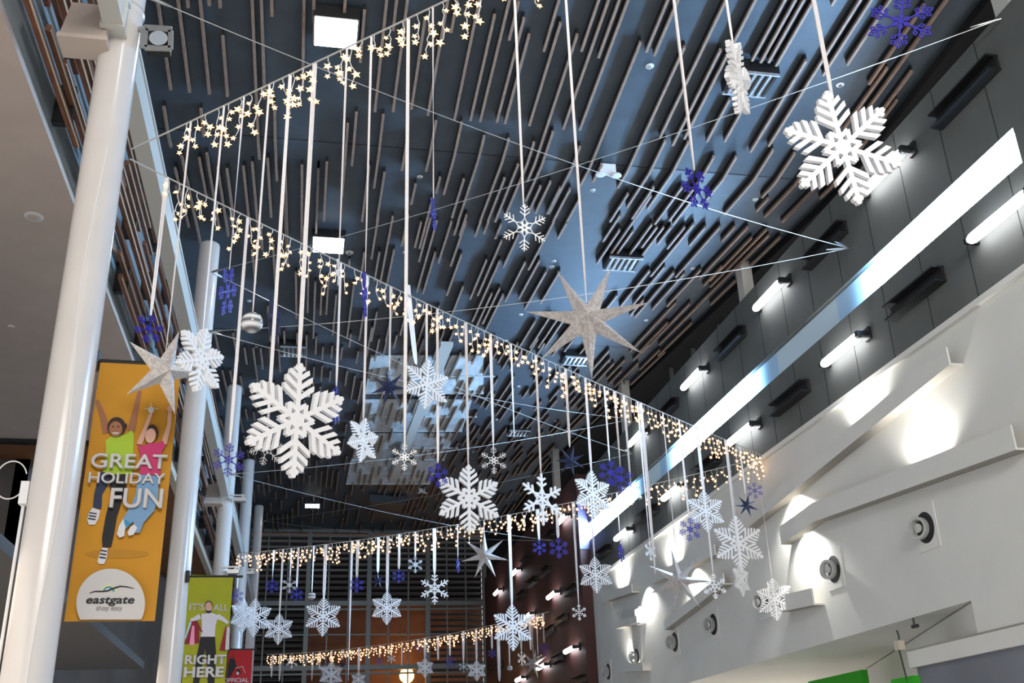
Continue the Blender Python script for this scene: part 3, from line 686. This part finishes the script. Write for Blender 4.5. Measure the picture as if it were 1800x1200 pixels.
def feather(t=.115, lv=((.17, .20, .072), (.36, .39, .072), (.54, .34, .072), (.71, .25, .07), (.85, .12, .055))):
    mb = MB()
    for k in range(6):
        a = k * math.pi / 3; e = .0006 * k
        poly = [(-.042, .05), (.042, .05), (.038, .90), (.052, .95), (.03, 1.0), (-.03, 1.0), (-.052, .95), (-.042, .90)]
        mb.prism([rot(p, a) for p in poly], t + e)
        for r0, L, w in lv:
            branch(mb, r0, math.radians(52 if r0 > .3 else 58), L, w, t - .002, a, e + .0004)
    mb.prism([rot((0, .15), k * math.pi / 3) for k in range(6)], t + .006)
    return mb
def line(t=.03):
    mb = MB()
    for k in range(6):
        a = k * math.pi / 3; e = .0004 * k
        mb.prism([rot(p, a) for p in [(-.022, .36), (.022, .36), (.022, 1), (-.022, 1)]], t + e)
        for r0, L in ((.52, .26), (.70, .24), (.84, .15)): branch(mb, r0, math.radians(52), L, .036, t - .001, a, e, 'flat')
        # petal loop
        for sgn in (1, -1):
            pts = [(0, .08), (sgn * .085, .20), (sgn * .07, .30), (0, .40)]
            for p, q in zip(pts, pts[1:]):
                dx, dz = q[0] - p[0], q[1] - p[1]; l_ = math.hypot(dx, dz); n = (-dz / l_ * .018, dx / l_ * .018)
                mb.prism([rot(c, a) for c in [(p[0] - n[0], p[1] - n[1]), (q[0] - n[0], q[1] - n[1]), (q[0] + n[0], q[1] + n[1]), (p[0] + n[0], p[1] + n[1])]], t + e * 2)
        b = a + math.pi / 6
        mb.prism([rot(p, b) for p in [(-.018, .08), (.018, .08), (.018, .30), (-.018, .30)]], t)
    for k in range(12):
        a0, a1 = k * math.pi / 6, (k + 1) * math.pi / 6
        mb.prism([rot((0, .055), a0), rot((0, .10), a0), rot((0, .10), a1), rot((0, .055), a1)], t + .01)
    return mb
def twig(t=.07):
    mb = MB()
    for k in range(6):
        a = k * math.pi / 3; e = .0005 * k
        mb.prism([rot(p, a) for p in [(-.042, .06), (.042, .06), (.042, .95), (.02, 1), (-.02, 1), (-.042, .95)]], t + e)
        for r0, L in ((.48, .26), (.70, .22)): branch(mb, r0, math.radians(55), L, .078, t - .002, a, e, 'round')
        for sgn in (1, -1):
            p, q = (0, .42), rot((0, .22), sgn * math.pi / 6)
            dx, dz = q[0] - p[0], q[1] - p[1]; l_ = math.hypot(dx, dz); n = (-dz / l_ * .028, dx / l_ * .028)
            mb.prism([rot(c, a) for c in [(p[0] - n[0], p[1] - n[1]), (q[0] - n[0], q[1] - n[1]), (q[0] + n[0], q[1] + n[1]), (p[0] + n[0], p[1] + n[1])]], t - .004 + e)
    mb.prism([rot((0, .10), k * math.pi / 3) for k in range(6)], t + .006)
    return mb
def diamond(t=.035):
    mb = MB()
    def dia(c, ang, l_, w_, a, th):
        P = []
        for u, v in ((l_ / 2, 0), (0, w_ / 2), (-l_ / 2, 0), (0, -w_ / 2)):
            q = (math.sin(ang) * u + math.cos(ang) * v, math.cos(ang) * u - math.sin(ang) * v); P.append((c[0] + q[0], c[1] + q[1]))
        k_ = .50
        I = [(c[0] + (p[0] - c[0]) * k_, c[1] + (p[1] - c[1]) * k_) for p in P]
        for i in range(4):
            j = (i + 1) % 4; mb.prism([rot(x, a) for x in (P[i], P[j], I[j], I[i])], th)
    for k in range(6):
        a = k * math.pi / 3; e = .0004 * k
        mb.prism([rot(p, a) for p in [(-.026, .0), (.026, .0), (.026, .76), (-.026, .76)]], t + e)
        dia((0, .19), 0, .28, .17, a, t + .002 + e)
        dia((0, .88), 0, .27, .19, a, t + .002)
        for r0 in (.46, .66):
            branch(mb, r0, math.radians(52), .12, .04, t - .001, a, e, 'flat')
            for sgn in (1, -1):
                an = math.radians(52) * sgn; L = .20; dia((math.sin(an) * L, r0 + math.cos(an) * L), an, .22, .16, a, t + .003)
    return mb
def cluster(t=.05): # ornate small flake
    mb = MB()
    for k in range(6):
        a = k * math.pi / 3; e = .0004 * k
        mb.prism([rot(p, a) for p in [(-.035, .1), (.035, .1), (.035, .9), (-.035, .9)]], t + e)
        for r0, L in ((.35, .2), (.62, .26), (.78, .2)): branch(mb, r0, math.radians(60), L, .07, t - .001, a, e, 'round')
        mb.prism([rot((0.10 * math.cos(j * math.pi / 4), .9 + .10 * math.sin(j * math.pi / 4)), a) for j in range(8)], t + .004)
    for k in range(12):
        a0, a1 = k * math.pi / 6, (k + 1) * math.pi / 6
        mb.prism([rot((0, .10), a0), rot((0, .20), a0), rot((0, .20), a1), rot((0, .10), a1)], t + .006)
    return mb
def star(n=7, inner=.27, d=.20):
    vs = [(0, -d, 0), (0, d, 0)]; fs = []
    for k in range(2 * n):
        a = math.pi / 2 + k * math.pi / n; r = 1 if k % 2 == 0 else inner; vs.append((r * math.cos(a), 0, r * math.sin(a)))
    for k in range(2 * n): j = (k + 1) % (2 * n); fs += [(0, 2 + j, 2 + k), (1, 2 + k, 2 + j)]
    q = MB(); q.add(vs, [f[::-1] for f in fs]); return q
GEO = {'F': feather().mesh('snowflake', M_foam), 'f': feather(.06, ((.17, .20, .055), (.31, .42, .055), (.46, .36, .055), (.60, .29, .052), (.74, .20, .05), (.87, .10, .04))).mesh('snowflake', M_foam), 'L': line().mesh('snowflake', M_line), 'G': line(.05).mesh('snowflake', M_silver), 'O': twig().mesh('snowflake', M_foam),
       'D': diamond().mesh('snowflake', M_blue), 'K': cluster().mesh('snowflake', M_line), 'S': star(7, .27, .30).mesh('star', M_spaper), 'T': star(5, .30, .34).mesh('star', M_spaper), 'N': star(7, .30, .22).mesh('star', M_npaper),
       'P': sphere(MB(), (0, 0, 0), 1, 28, 16).mesh('glass_ball', M_bauble, True)}
DSC = {'F': 'thick white feathered snowflake', 'f': 'slim white feathered snowflake', 'L': 'thin white line snowflake', 'G': 'small glittering silver snowflake', 'O': 'white twig snowflake with rounded tips', 'D': 'royal blue diamond snowflake',
       'K': 'small lacy white snowflake', 'S': 'silver seven-point paper star', 'T': 'patterned silver five-point paper star', 'N': 'navy pierced paper star', 'P': 'striped clear glass bauble', 'R': 'bare white ribbon with nothing tied on'}
CATS = {'S': 'star', 'T': 'star', 'N': 'star', 'P': 'bauble', 'R': 'ribbon'}
NMS = {'S': 'hanging_star', 'T': 'hanging_star', 'N': 'hanging_star', 'P': 'hanging_bauble', 'R': 'hanging_ribbon'}
# type, px, py, radius px, yaw, roll, tilt, string, ribbon width m
OR = [('F',1297,137,72,78,0,8,'A',.02),('F',1480,260,106,24,-12,14,'A',.045),('D',1583,38,60,12,14,-4,'A',.02),('D',1225,332,42,52,20,5,'A',.03),
('L',922,400,43,15,0,12,'A',.02),('S',1033,562,112,0,-26,0,'A',.02),('D',762,376,33,80,0,0,'A',.02),('L',711,803,25,5,0,0,'A',.03),('D',641,518,46,84,0,0,'A',.02),
('K',595,478,27,82,0,0,'A',.02),('F',520,738,102,26,-3,8,'A',.045),('L',468,788,32,20,10,0,'A',.03),('P',443,567,19,0,0,0,'A',.02),('D',400,512,46,72,0,8,'A',.02),
('F',352,632,62,48,6,0,'A',.02),('T',288,652,78,22,10,12,'A',.02),
('D',262,578,29,25,10,0,'B',.045),('D',402,808,31,10,0,0,'B',.035),('N',482,560,50,75,0,0,'B',.035),('D',590,712,36,78,0,0,'B',.03),('f',638,773,42,48,8,0,'B',.03),('L',524,682,26,15,0,0,'B',.05),
('N',684,680,34,0,-8,10,'B',.03),('f',750,675,47,28,5,0,'B',.03),('D',770,835,23,30,0,0,'B',.035),('F',824,876,61,15,0,0,'B',.04),('L',868,809,25,8,0,0,'B',.045),('R',904,768,4,0,0,0,'B',.03),
('O',953,877,47,36,0,0,'B',.035),('N',1003,810,28,10,14,10,'B',.045),('f',1042,868,43,38,0,0,'B',.04),('D',1073,830,23,15,10,0,'B',.035),('D',1092,842,24,15,5,0,'B',.04),('L',1110,866,21,10,0,0,'B',.04),
('D',1420,0,1,0,0,0,'-',.02),
('K',1143,968,17,55,0,0,'B',.03),('R',1152,1008,4,0,0,0,'B',.06),('f',1240,898,38,25,0,0,'B',.045),('D',1213,930,22,20,10,0,'B',.035),('S',1193,1020,58,0,-8,0,'B',.02),('D',1327,862,15,0,0,0,'B',.01),
('N',1313,888,22,10,14,0,'B',.03),('f',1298,955,49,22,0,0,'B',.04),('f',1303,1018,30,62,0,0,'B',.02),('K',1256,1030,22,10,0,0,'B',.04),
('f',901,1102,40,22,0,0,'C',.11),('K',1018,1076,14,10,0,0,'C',.06),('f',1047,1010,32,8,0,0,'C',.04),('D',948,962,14,20,0,0,'C',.08),('D',982,963,19,10,0,0,'C',.07),('D',1092,972,17,70,0,0,'C',.04),
('S',852,976,43,0,0,0,'C',.02),('D',805,993,14,75,0,0,'C',.04),('O',764,1034,28,5,0,0,'C',.10),('G',730,992,15,20,0,0,'C',.05),('D',701,1012,13,15,0,0,'C',.08),('N',664,1020,15,0,0,0,'C',.08),('f',680,1068,29,5,0,0,'C',.07),
('D',627,1028,14,10,0,0,'C',.08),('R',612,1196,4,0,0,0,'C',.06),('f',568,1083,34,5,0,0,'C',.08),('P',548,1047,7,0,0,0,'C',.04),('D',521,1045,13,12,0,0,'C',.05),('G',509,1028,14,10,0,0,'C',.05),('f',490,1105,27,5,0,0,'C',.05),('D',478,1030,13,10,0,0,'C',.06),
('f',447,1085,33,10,0,0,'C',.05),('f',427,1082,30,40,0,0,'C',.03),('D',416,1047,13,15,0,0,'C',.04),
('O',513,1163,12,5,0,0,'D',.05),('f',582,1185,23,15,0,0,'D',.06),('N',602,1168,8,0,0,0,'D',.14),('f',630,1194,14,10,0,0,'D',.10),('D',667,1162,7,10,0,0,'D',.06),('K',688,1157,8,5,0,0,'D',.06),('D',735,1138,8,5,0,0,'D',.10),
('f',747,1173,17,15,0,0,'D',.10),('D',791,1163,11,15,0,0,'D',.08),('G',815,1172,10,15,0,0,'D',.10),('f',838,1178,18,10,0,0,'D',.11),('D',865,1148,8,10,0,0,'D',.09),('P',896,1174,5,0,0,0,'D',.08),
('K',917,1157,13,55,0,0,'D',.07),('S',938,1167,27,0,10,0,'D',.03),('G',946,1155,8,10,0,0,'D',.07),('D',957,1140,11,10,0,0,'D',.07),('R',477,1190,3,0,0,0,'D',.09),('R',491,1197,3,0,0,0,'D',.13),('R',548,1196,3,0,0,0,'D',.07),('R',561,1176,3,0,0,0,'D',.11),
('R',770,1160,3,0,0,0,'D',.12),('R',878,1197,3,0,0,0,'D',.12),('R',933,1142,3,0,0,0,'D',.09),('R',706,1170,3,0,0,0,'D',.05)]
OR = [o for o in OR if o[7] != '-']
SN = {'A': 'on the near rising string', 'B': 'on the long falling string', 'C': 'on the third string', 'D': 'on the farthest string'}
cnt = {}
ORD = {}
for k in 'ABCD':
    ids = sorted([i for i, o in enumerate(OR) if o[7] == k], key=lambda i: OR[i][1])
    for n, i in enumerate(ids): ORD[i] = n
def ribbon(mb, a, b, w_, rr, twist=None):
    n = 14; tw0 = rr.uniform(-.6, .6); tw = rr.uniform(-1.6, 1.6) if twist is None else twist
    vl = []
    for i in range(n + 1):
        t = i / n; p = a + (b - a) * t; an = tw0 + tw * t; r = Vector((math.cos(an), math.sin(an), 0)) * (w_ / 2) * (1 - .55 * max(0, t - .9) / .1)
        nn = Vector((-math.sin(an), math.cos(an), 0)) * .0012; vl.append((p - r - nn, p + r - nn, p + r + nn, p - r + nn))
    base = len(mb.v)
    for q in vl: mb.v += [tuple(x) for x in q]
    for i in range(n):
        for k in range(4): a_ = base + i * 4 + k; b_ = base + i * 4 + (k + 1) % 4; mb.f.append((a_, b_, b_ + 4, a_ + 4))
rr = random.Random(11)
for i, (ty, px, py, rp, yaw, roll, tilt, key, rw) in enumerate(OR):
    d = ray(px, py); az = d.x / d.y; a, b, s = CAB[key]
    # parameter where the cable has this azimuth
    t = (az * a.y - a.x) / ((b.x - a.x) - az * (b.y - a.y)); t = min(max(t, .004), .996)
    top = cab(key, t); y = top.y; c = Vector((top.x, y, d.z / d.y * y))
    dep = c.dot(W); R_ = rp * dep / F
    n = ORD[i]; nm = NMS.get(ty, 'hanging_snowflake')
    look = DSC[ty]
    if ty != 'R' and yaw > 45: look += ' turned edge-on'
    e = empty(nm, c, '%s, %s from left %s' % (look, POS[n] if n < len(POS) else str(n), SN[key]), CATS.get(ty, 'snowflake'), {'F': 'thick white snowflakes', 'f': 'slim white snowflakes', 'L': 'line snowflakes', 'G': 'silver snowflakes', 'O': 'twig snowflakes', 'D': 'blue snowflakes', 'K': 'lacy snowflakes', 'S': 'silver stars', 'T': 'patterned stars', 'N': 'navy stars', 'P': 'baubles', 'R': 'bare ribbons'}[ty])
    if ty != 'R':
        o = bpy.data.objects.new(GEO[ty].name, GEO[ty]); COL.objects.link(o); o.parent = e; o.scale = (R_,) * 3
        o.rotation_mode = 'QUATERNION'
        o.rotation_quaternion = (Matrix.Rotation(math.radians(yaw) - math.atan2(d.x, d.y), 3, 'Z') @ Matrix.Rotation(math.radians(tilt), 3, 'X') @ Matrix.Rotation(math.radians(roll), 3, 'Y')).to_quaternion()
    q = MB(); rt = top - c; bot = Vector((0, 0, R_ * (.93 if ty not in 'ST' else .3))) if ty != 'R' else Vector((0, 0, 0))
    if rt.z > bot.z:
        w_ = rw * 1.0
        ribbon(q, rt, bot, w_, rr)
        if rw > .025: ribbon(q, rt + Vector((.004, .01, 0)), bot + Vector((0, .006, 0)), w_ * .8, rr)
        q.obj('ribbon', M_ribbon, e)
# loose ribbon tails
for px, py0, py1, key, w_, lab in ((723, 500, 640, 'A', .055, 'loose wrinkled white ribbon tail left of the white snowflake'),):
    d = ray(px, (py0 + py1) / 2); az = d.x / d.y; a, b, s = CAB['B']; t = (az * a.y - a.x) / ((b.x - a.x) - az * (b.y - a.y)); top = cab('B', t); y = top.y
    p0 = at(716, py0, Y=y); p1 = at(731, py1, Y=y); e = empty('hanging_ribbon', p0, lab, 'ribbon'); q = MB(); ribbon(q, Vector((0, 0, 0)), p1 - p0, .085, rr, .3); q.obj('ribbon', M_ribbon, e)
# pale flake close to the white wall
p = at(1362, 1053, X=XR - .35); e = empty('hanging_snowflake', p, 'pale white snowflake close to the white wall beside an air nozzle', 'snowflake')
o = bpy.data.objects.new('snowflake', GEO['f']); COL.objects.link(o); o.parent = e; o.scale = (.40,) * 3; o.rotation_euler = (0, 0, math.radians(-50))
MB().tube([(0, 0, .43), (0, 0, 6.05 - p.z)], .004, 4).obj('thread', M_cable, e)

# ---------------------------------------------------------------- projector on the nearest column
p = at(279, 70, Y=9.3)
t = empty('floodlight', p, 'grey square floodlight clamped to the right of the nearest column', 'floodlight')
q = MB()
for u, v in (((-.13, -.12), (.13, -.10)), ((.13, -.10), (.11, .13)), ((.11, .13), (-.14, .12)), ((-.14, .12), (-.13, -.12))): q.bar((u[0], 0, u[1]), (v[0], 0, v[1]), .05, .035, up=Vector((0, 1, 0)))
q.obj('frame', M_steel, t); MB().box((-.12, .02, -.11), (.12, .14, .12)).obj('housing', M_black, t)
lathe(MB(), [(.0, .0), (.05, .005), (.095, .03)], 24).obj('reflector', M_refl, t).rotation_euler = (math.radians(90), 0, 0)
q = MB(); q.bar((-.16, 0, .16), (.12, .0, .17), .03, .03); q.bar((-.24, .05, .14), (-.14, 0, .14), .04, .05); q.bar((-.19, .02, .14), (-.16, .02, -.10), .035, .03); q.obj('yoke', M_steel, t)
for px, py, Y_, lab in ((422, 874, 27.9, 'small grey floodlight on the third column, upper one'), (410, 1000, 27.9, 'small grey floodlight on the third column, lower one'), (440, 1003, 37, 'small grey floodlight on the fourth column')):
    p = at(px, py, Y=Y_); t = empty('floodlight', p, lab, 'floodlight')
    MB().box((-.15, -.1, -.12), (.15, .1, -.02)).obj('housing', M_steel, t); q = MB(); q.bar((-.3, 0, .05), (.12, 0, .06), .05, .04); q.bar((.1, 0, .06), (0, 0, -.05), .04, .04); q.obj('yoke', M_steel, t)

# ---------------------------------------------------------------- banners
M_or = mat('orange_banner_cloth', (.50, .225, .008), .75, noise=.06, nscale=3)
M_gr = mat('lime_banner_cloth', (.33, .34, .008), .75, noise=.06, nscale=3)
M_rd = mat('red_banner_cloth', (.42, .008, .012), .75)
def inkm(n, c): return mat('ink_' + n, c, .75)
I_w = inkm('white', (.52, .50, .49)); I_sk1 = inkm('brown_skin', (.30, .12, .055)); I_sk2 = inkm('pale_skin', (.58, .33, .24)); I_hair = inkm('dark_hair', (.03, .012, .008))
I_lime = inkm('lime', (.35, .50, .03)); I_pink = inkm('pink', (.48, .03, .13)); I_blk = inkm('black', (.012, .012, .014)); I_navy = inkm('navy', (.02, .03, .07)); I_jean = inkm('denim', (.16, .30, .48))
I_shad = inkm('ochre', (.42, .19, .01)); I_teal = inkm('teal', (.03, .25, .42)); I_yel = inkm('yellow', (.75, .65, .12)); I_grey = inkm('grey', (.22, .20, .20)); I_shoe = inkm('shoe_white', (.62, .62, .66)); I_shirt = inkm('shirt', (.60, .57, .62)); I_mar = inkm('maroon', (.22, .01, .02)); I_pk2 = inkm('pink_stripe', (.75, .28, .40)); I_aqua = inkm('aqua', (.35, .58, .62))
class Print:
    def __init__(s, root, Y): s.root = root; s.Y = Y; s.k = 0
    def pt(s, px, py): p = at(px, py, Y=s.Y); return (p.x - s.root.location.x, p.z - s.root.location.z)
    def layer(s): s.k += 1; return -.012 - .0016 * s.k
    def poly(s, name, pts, m):
        P = [s.pt(*p) for p in pts]; q = MB(); q.prism(P, .001, s.layer()); return q.obj(name, m, s.root)
    def ell(s, name, cx, cy, rx, ry, m, a=0, n=24, a0=0, a1=360):
        pts = []
        for i in range(n + 1):
            t = math.radians(a0 + (a1 - a0) * i / n); x, y = rx * math.cos(t), ry * math.sin(t); c, sn = math.cos(a), math.sin(a); pts.append((cx + x * c - y * sn, cy + x * sn + y * c))
        return s.poly(name, pts[:-1] if a1 - a0 == 360 else pts, m)
    def stroke(s, name, pts, w_, m):
        P = [s.pt(*p) for p in pts]; k = s.layer(); q = MB(); sc = (s.pt(1 + pts[0][0], pts[0][1])[0] - P[0][0])
        for i, (a, b) in enumerate(zip(P, P[1:])):
            wa = (w_[i] if isinstance(w_, list) else w_) * sc / 2; wb = (w_[i + 1] if isinstance(w_, list) else w_) * sc / 2
            dx, dz = b[0] - a[0], b[1] - a[1]; l_ = math.hypot(dx, dz); n = (-dz / l_, dx / l_)
            q.prism([(a[0] - n[0] * wa, a[1] - n[1] * wa), (b[0] - n[0] * wb, b[1] - n[1] * wb), (b[0] + n[0] * wb, b[1] + n[1] * wb), (a[0] + n[0] * wa, a[1] + n[1] * wa)], .001 + .0001 * i, k)
        for j, p in enumerate(P[1:-1]):
            r = (w_[j + 1] if isinstance(w_, list) else w_) * sc / 2; q.prism([(p[0] + r * math.cos(x * math.pi / 4), p[1] + r * math.sin(x * math.pi / 4)) for x in range(8)], .0004, k - .0006)
        return q.obj(name, m, s.root)
    def text(s, txt, x0, x1, yb, h, m, bold=.0, shadow=None, shear=0):
        # text spanning px x0..x1, baseline yb (px at x0), cap height h px
        a = s.pt(x0, yb); b = s.pt(x1, yb); tp = s.pt(x0, yb - h)
        cu = bpy.data.curves.new('lettering', 'FONT'); cu.body = txt; cu.size = 1; cu.offset = bold; cu.shear = shear; cu.extrude = 0.0; cu.resolution_u = 4
        ob = bpy.data.objects.new('lettering', cu); COL.objects.link(ob); dg = bpy.context.evaluated_depsgraph_get(); me = bpy.data.meshes.new_from_object(ob.evaluated_get(dg)); bpy.data.objects.remove(ob)
        xs_ = [v.co.x for v in me.vertices]; sx = (b[0] - a[0]) / (max(xs_) - min(xs_)); capz = .69 if txt.upper() == txt else .69
        sz = (tp[1] - a[1]) / capz; mn = min(xs_)
        lays = ([(shadow, .006, -.006)] if shadow else []) + [(m, 0, 0)]
        res = None
        for mm, ox, oz in lays:
            k = s.layer(); m2 = me.copy()
            for v, v0 in zip(m2.vertices, me.vertices): v.co = (a[0] + ox + (v0.co.x - mn) * sx, k, a[1] + oz + v0.co.y * sz)
            m2.materials.clear(); m2.materials.append(mm); m2.update(); o = bpy.data.objects.new('lettering', m2); COL.objects.link(o); o.parent = s.root; res = o
        return res
def banner(corners, Yb, m, label, arm_end, polex):
    tl, tr, br, bl = corners; P = [at(*c, Y=Yb) for c in corners]
    root = empty('hanging_banner', P[0], label, 'banner', 'advertising banners on the columns')
    q = MB(); q.prism([(p.x - P[0].x, p.z - P[0].z) for p in P], .02); q.obj('cloth', m, root)
    a = at(*polex, Y=Yb); b = at(*arm_end, Y=Yb)
    MB().tube([a - P[0], b - P[0]], .022, 8).obj('top_arm', M_black, root)
    MB().tube([a - P[0] + Vector((0, 0, -.10)), a - P[0] + Vector((0, 0, .10))], .04, 10).obj('arm_clamp', M_black, root)
    return root
r1 = banner([(177, 634), (319, 640), (272, 1091), (113, 1092)], 9.7, M_or, 'orange banner with two jumping children, reading great holiday fun', (351, 643), (169, 634))
S1 = Print(r1, 9.7)
S1.ell('printed_shadow', 207, 974, 56, 8, I_shad)
# child in lime: arms, head, body, legs
S1.stroke('printed_figure', [(171, 704), (182, 735), (188, 762)], [7, 11, 14], I_sk1); S1.stroke('printed_figure', [(246, 688), (238, 725), (231, 758)], [7, 10, 14], I_sk1)
S1.poly('printed_figure', [(186, 775), (196, 768), (222, 764), (232, 757), (236, 765), (233, 834), (205, 836), (182, 830), (187, 790)], I_lime)
S1.poly('printed_figure', [(178, 829), (196, 835), (195, 845), (180, 870), (179, 895), (164, 893), (166, 870), (172, 845)], I_navy)
S1.poly('printed_figure', [(190, 835), (224, 834), (222, 860), (206, 910), (200, 945), (196, 962), (181, 963), (180, 945), (186, 910), (196, 870)], I_blk)
S1.poly('printed_shoe', [(164, 893), (177, 898), (174, 912), (168, 923), (157, 923), (154, 914), (157, 902)], I_shoe); S1.poly('printed_shoe', [(181, 963), (190, 964), (189, 980), (184, 992), (175, 992), (172, 987), (176, 974)], I_shoe)
for (x, y) in ((162, 903), (161, 908), (160, 913)): S1.stroke('printed_shoe', [(x - 4, y - 1), (x + 9, y + 1)], 2.2, I_blk)
for (x, y) in ((181, 969), (180, 975), (179, 981)): S1.stroke('printed_shoe', [(x - 3, y - 1), (x + 8, y + 1)], 2.2, I_blk)
S1.ell('printed_figure', 206, 752, 16, 17, I_hair); S1.ell('printed_face', 204.5, 756, 11.5, 13.5, I_sk1); S1.ell('printed_face', 204.5, 762, 6.5, 3, I_w, a0=0, a1=180)
S1.ell('printed_face', 200, 752, 1.8, 1.1, I_hair); S1.ell('printed_face', 209, 752, 1.8, 1.1, I_hair); S1.ell('printed_figure', 222, 750, 2.6, 3.5, I_hair)
# child in pink
S1.stroke('printed_figure', [(267, 728), (258, 752), (246, 783)], [6, 7, 10], I_sk2); S1.stroke('printed_figure', [(300, 724), (298, 750), (289, 783)], [6, 7, 10], I_sk2)
S1.poly('printed_figure', [(243, 783), (250, 787), (262, 782), (280, 780), (287, 777), (292, 786), (286, 795), (283, 838), (247, 836), (248, 800)], I_pink)
S1.poly('printed_figure', [(244, 836), (280, 839), (279, 880), (272, 900), (254, 920), (247, 938), (236, 938), (236, 918), (222, 932), (214, 920), (232, 890), (240, 870)], I_jean)
S1.poly('printed_figure', [(222, 915), (232, 922), (226, 928), (218, 925)], I_teal)
S1.poly('printed_shoe', [(218, 914), (222, 928), (220, 944), (212, 947), (207, 941), (211, 926)], I_shoe); S1.poly('printed_shoe', [(238, 924), (243, 930), (236, 942), (228, 944), (226, 938), (231, 928)], I_shoe)
S1.ell('printed_figure', 270, 762, 10, 13, I_hair, a=-.3); S1.ell('printed_face', 266, 769, 9, 13, I_sk2, a=.2); S1.ell('printed_face', 264, 778, 4, 1.8, I_w, a0=0, a1=180); S1.ell('printed_figure', 300, 722, 5, 5, I_sk2); S1.ell('printed_figure', 267, 724, 5, 6, I_w)
S1.stroke('printed_sparkle', [(256, 722), (280, 722)], 1.2, I_w); S1.stroke('printed_sparkle', [(267, 712), (267, 734)], 1.2, I_w)
S1.text('GREAT', 161, 294, 824, 24, I_w, .012, I_grey); S1.text('HOLIDAY', 157, 291, 851, 18, I_w, .008, I_grey); S1.text('FUN', 194, 286, 894, 33, I_w, .012, I_grey)
S1.poly('logo_disc', [(142, 1091)] + [(197 + 60 * math.cos(math.radians(t)), 1063 + 61 * math.sin(math.radians(t))) for t in range(153, 388, 9)] + [(243, 1091)], I_w)
S1.ell('logo_mark', 194, 1042, 12.5, 11, I_yel, a0=180, a1=360); S1.ell('logo_mark', 194, 1042, 10.5, 9, I_teal, a0=180, a1=360); S1.ell('logo_mark', 193.5, 1042, 7, 5.5, I_w, a0=180, a1=360)
S1.stroke('logo_mark', [(160, 1045), (170, 1042), (182, 1042), (192, 1041), (204, 1036), (214, 1033), (225, 1034), (238, 1037)], [1, 2, 2.4, 3, 3, 2.4, 2, 1], I_blk)
S1.text('eastgate', 154, 238, 1063, 13.5, I_blk, .02, shear=.15); S1.text('shop easy', 172, 217, 1075, 8.5, I_grey, 0)
r2 = banner([(332, 1010), (410, 1012), (388, 1290), (314, 1290)], 18.95, M_gr, 'lime green banner with a man holding shopping bags, on the second column', (427, 1013), (330, 1013))
S2 = Print(r2, 18.95)
S2.text('IT\'S', 333, 360, 1072, 11, I_w, .01, I_grey); S2.text('ALL', 375, 401, 1073, 11, I_w, .01, I_grey)
S2.poly('printed_figure', [(353, 1118), (378, 1118), (380, 1150), (377, 1200), (388, 1290), (370, 1290), (365, 1195), (361, 1140), (350, 1200), (336, 1290), (326, 1290), (345, 1160)], I_blk)
S2.stroke('printed_figure', [(352, 1083), (342, 1088), (335, 1090)], [10, 7, 5], I_shirt); S2.stroke('printed_figure', [(382, 1083), (392, 1088), (401, 1095)], [10, 7, 5], I_shirt)
S2.poly('printed_figure', [(354, 1079), (364, 1078), (372, 1077), (384, 1081), (379, 1100), (378, 1119), (353, 1119), (355, 1100)], I_shirt)
S2.ell('printed_figure', 367, 1065, 7, 9, I_hair); S2.ell('printed_face', 367, 1067, 6, 9, I_sk2); S2.ell('printed_face', 367, 1073, 5, 5, I_hair, a0=0, a1=180); S2.ell('printed_face', 367, 1072, 3, 1.4, I_w, a0=0, a1=180)
S2.poly('printed_bag', [(334, 1092), (325, 1120), (331, 1132), (346, 1100)], I_aqua); S2.poly('printed_bag', [(338, 1092), (324, 1132), (351, 1130), (350, 1110), (346, 1091)], I_mar); S2.poly('printed_bag', [(338, 1100), (333, 1134), (342, 1134), (342, 1100)], I_pk2); S2.poly('printed_bag', [(342, 1091), (350, 1108), (357, 1112), (347, 1091)], I_mar)
S2.poly('printed_bag', [(397, 1100), (386, 1143), (397, 1144), (402, 1101)], I_mar); S2.poly('printed_bag', [(399, 1101), (396, 1142), (403, 1142), (404, 1103)], I_w)
S2.text('RIGHT', 325, 397, 1167, 15, I_w, .03, I_grey); S2.text('HERE', 323, 393, 1190, 17, I_w, .03, I_grey)
r3 = banner([(402, 1140), (444, 1141), (436, 1290), (395, 1290)], 28.6, M_rd, 'red banner with a sports player, on the third column', (452, 1141), (400, 1141))
S3 = Print(r3, 28.6)
S3.poly('printed_figure', [(404, 1157), (413, 1158), (416, 1172), (412, 1176), (405, 1190), (400, 1190), (401, 1170)], I_blk); S3.ell('printed_figure', 409, 1154, 3, 3, I_mar); S3.ell('printed_ball', 419, 1181, 4, 5, I_blk); S3.ell('printed_ball', 418, 1183, 2.5, 3, I_w)
S3.stroke('printed_goal', [(414, 1174), (427, 1171), (431, 1183)], 1, I_w)
S3.text('OFFICIAL', 392, 437, 1199, 7, I_w, .02)
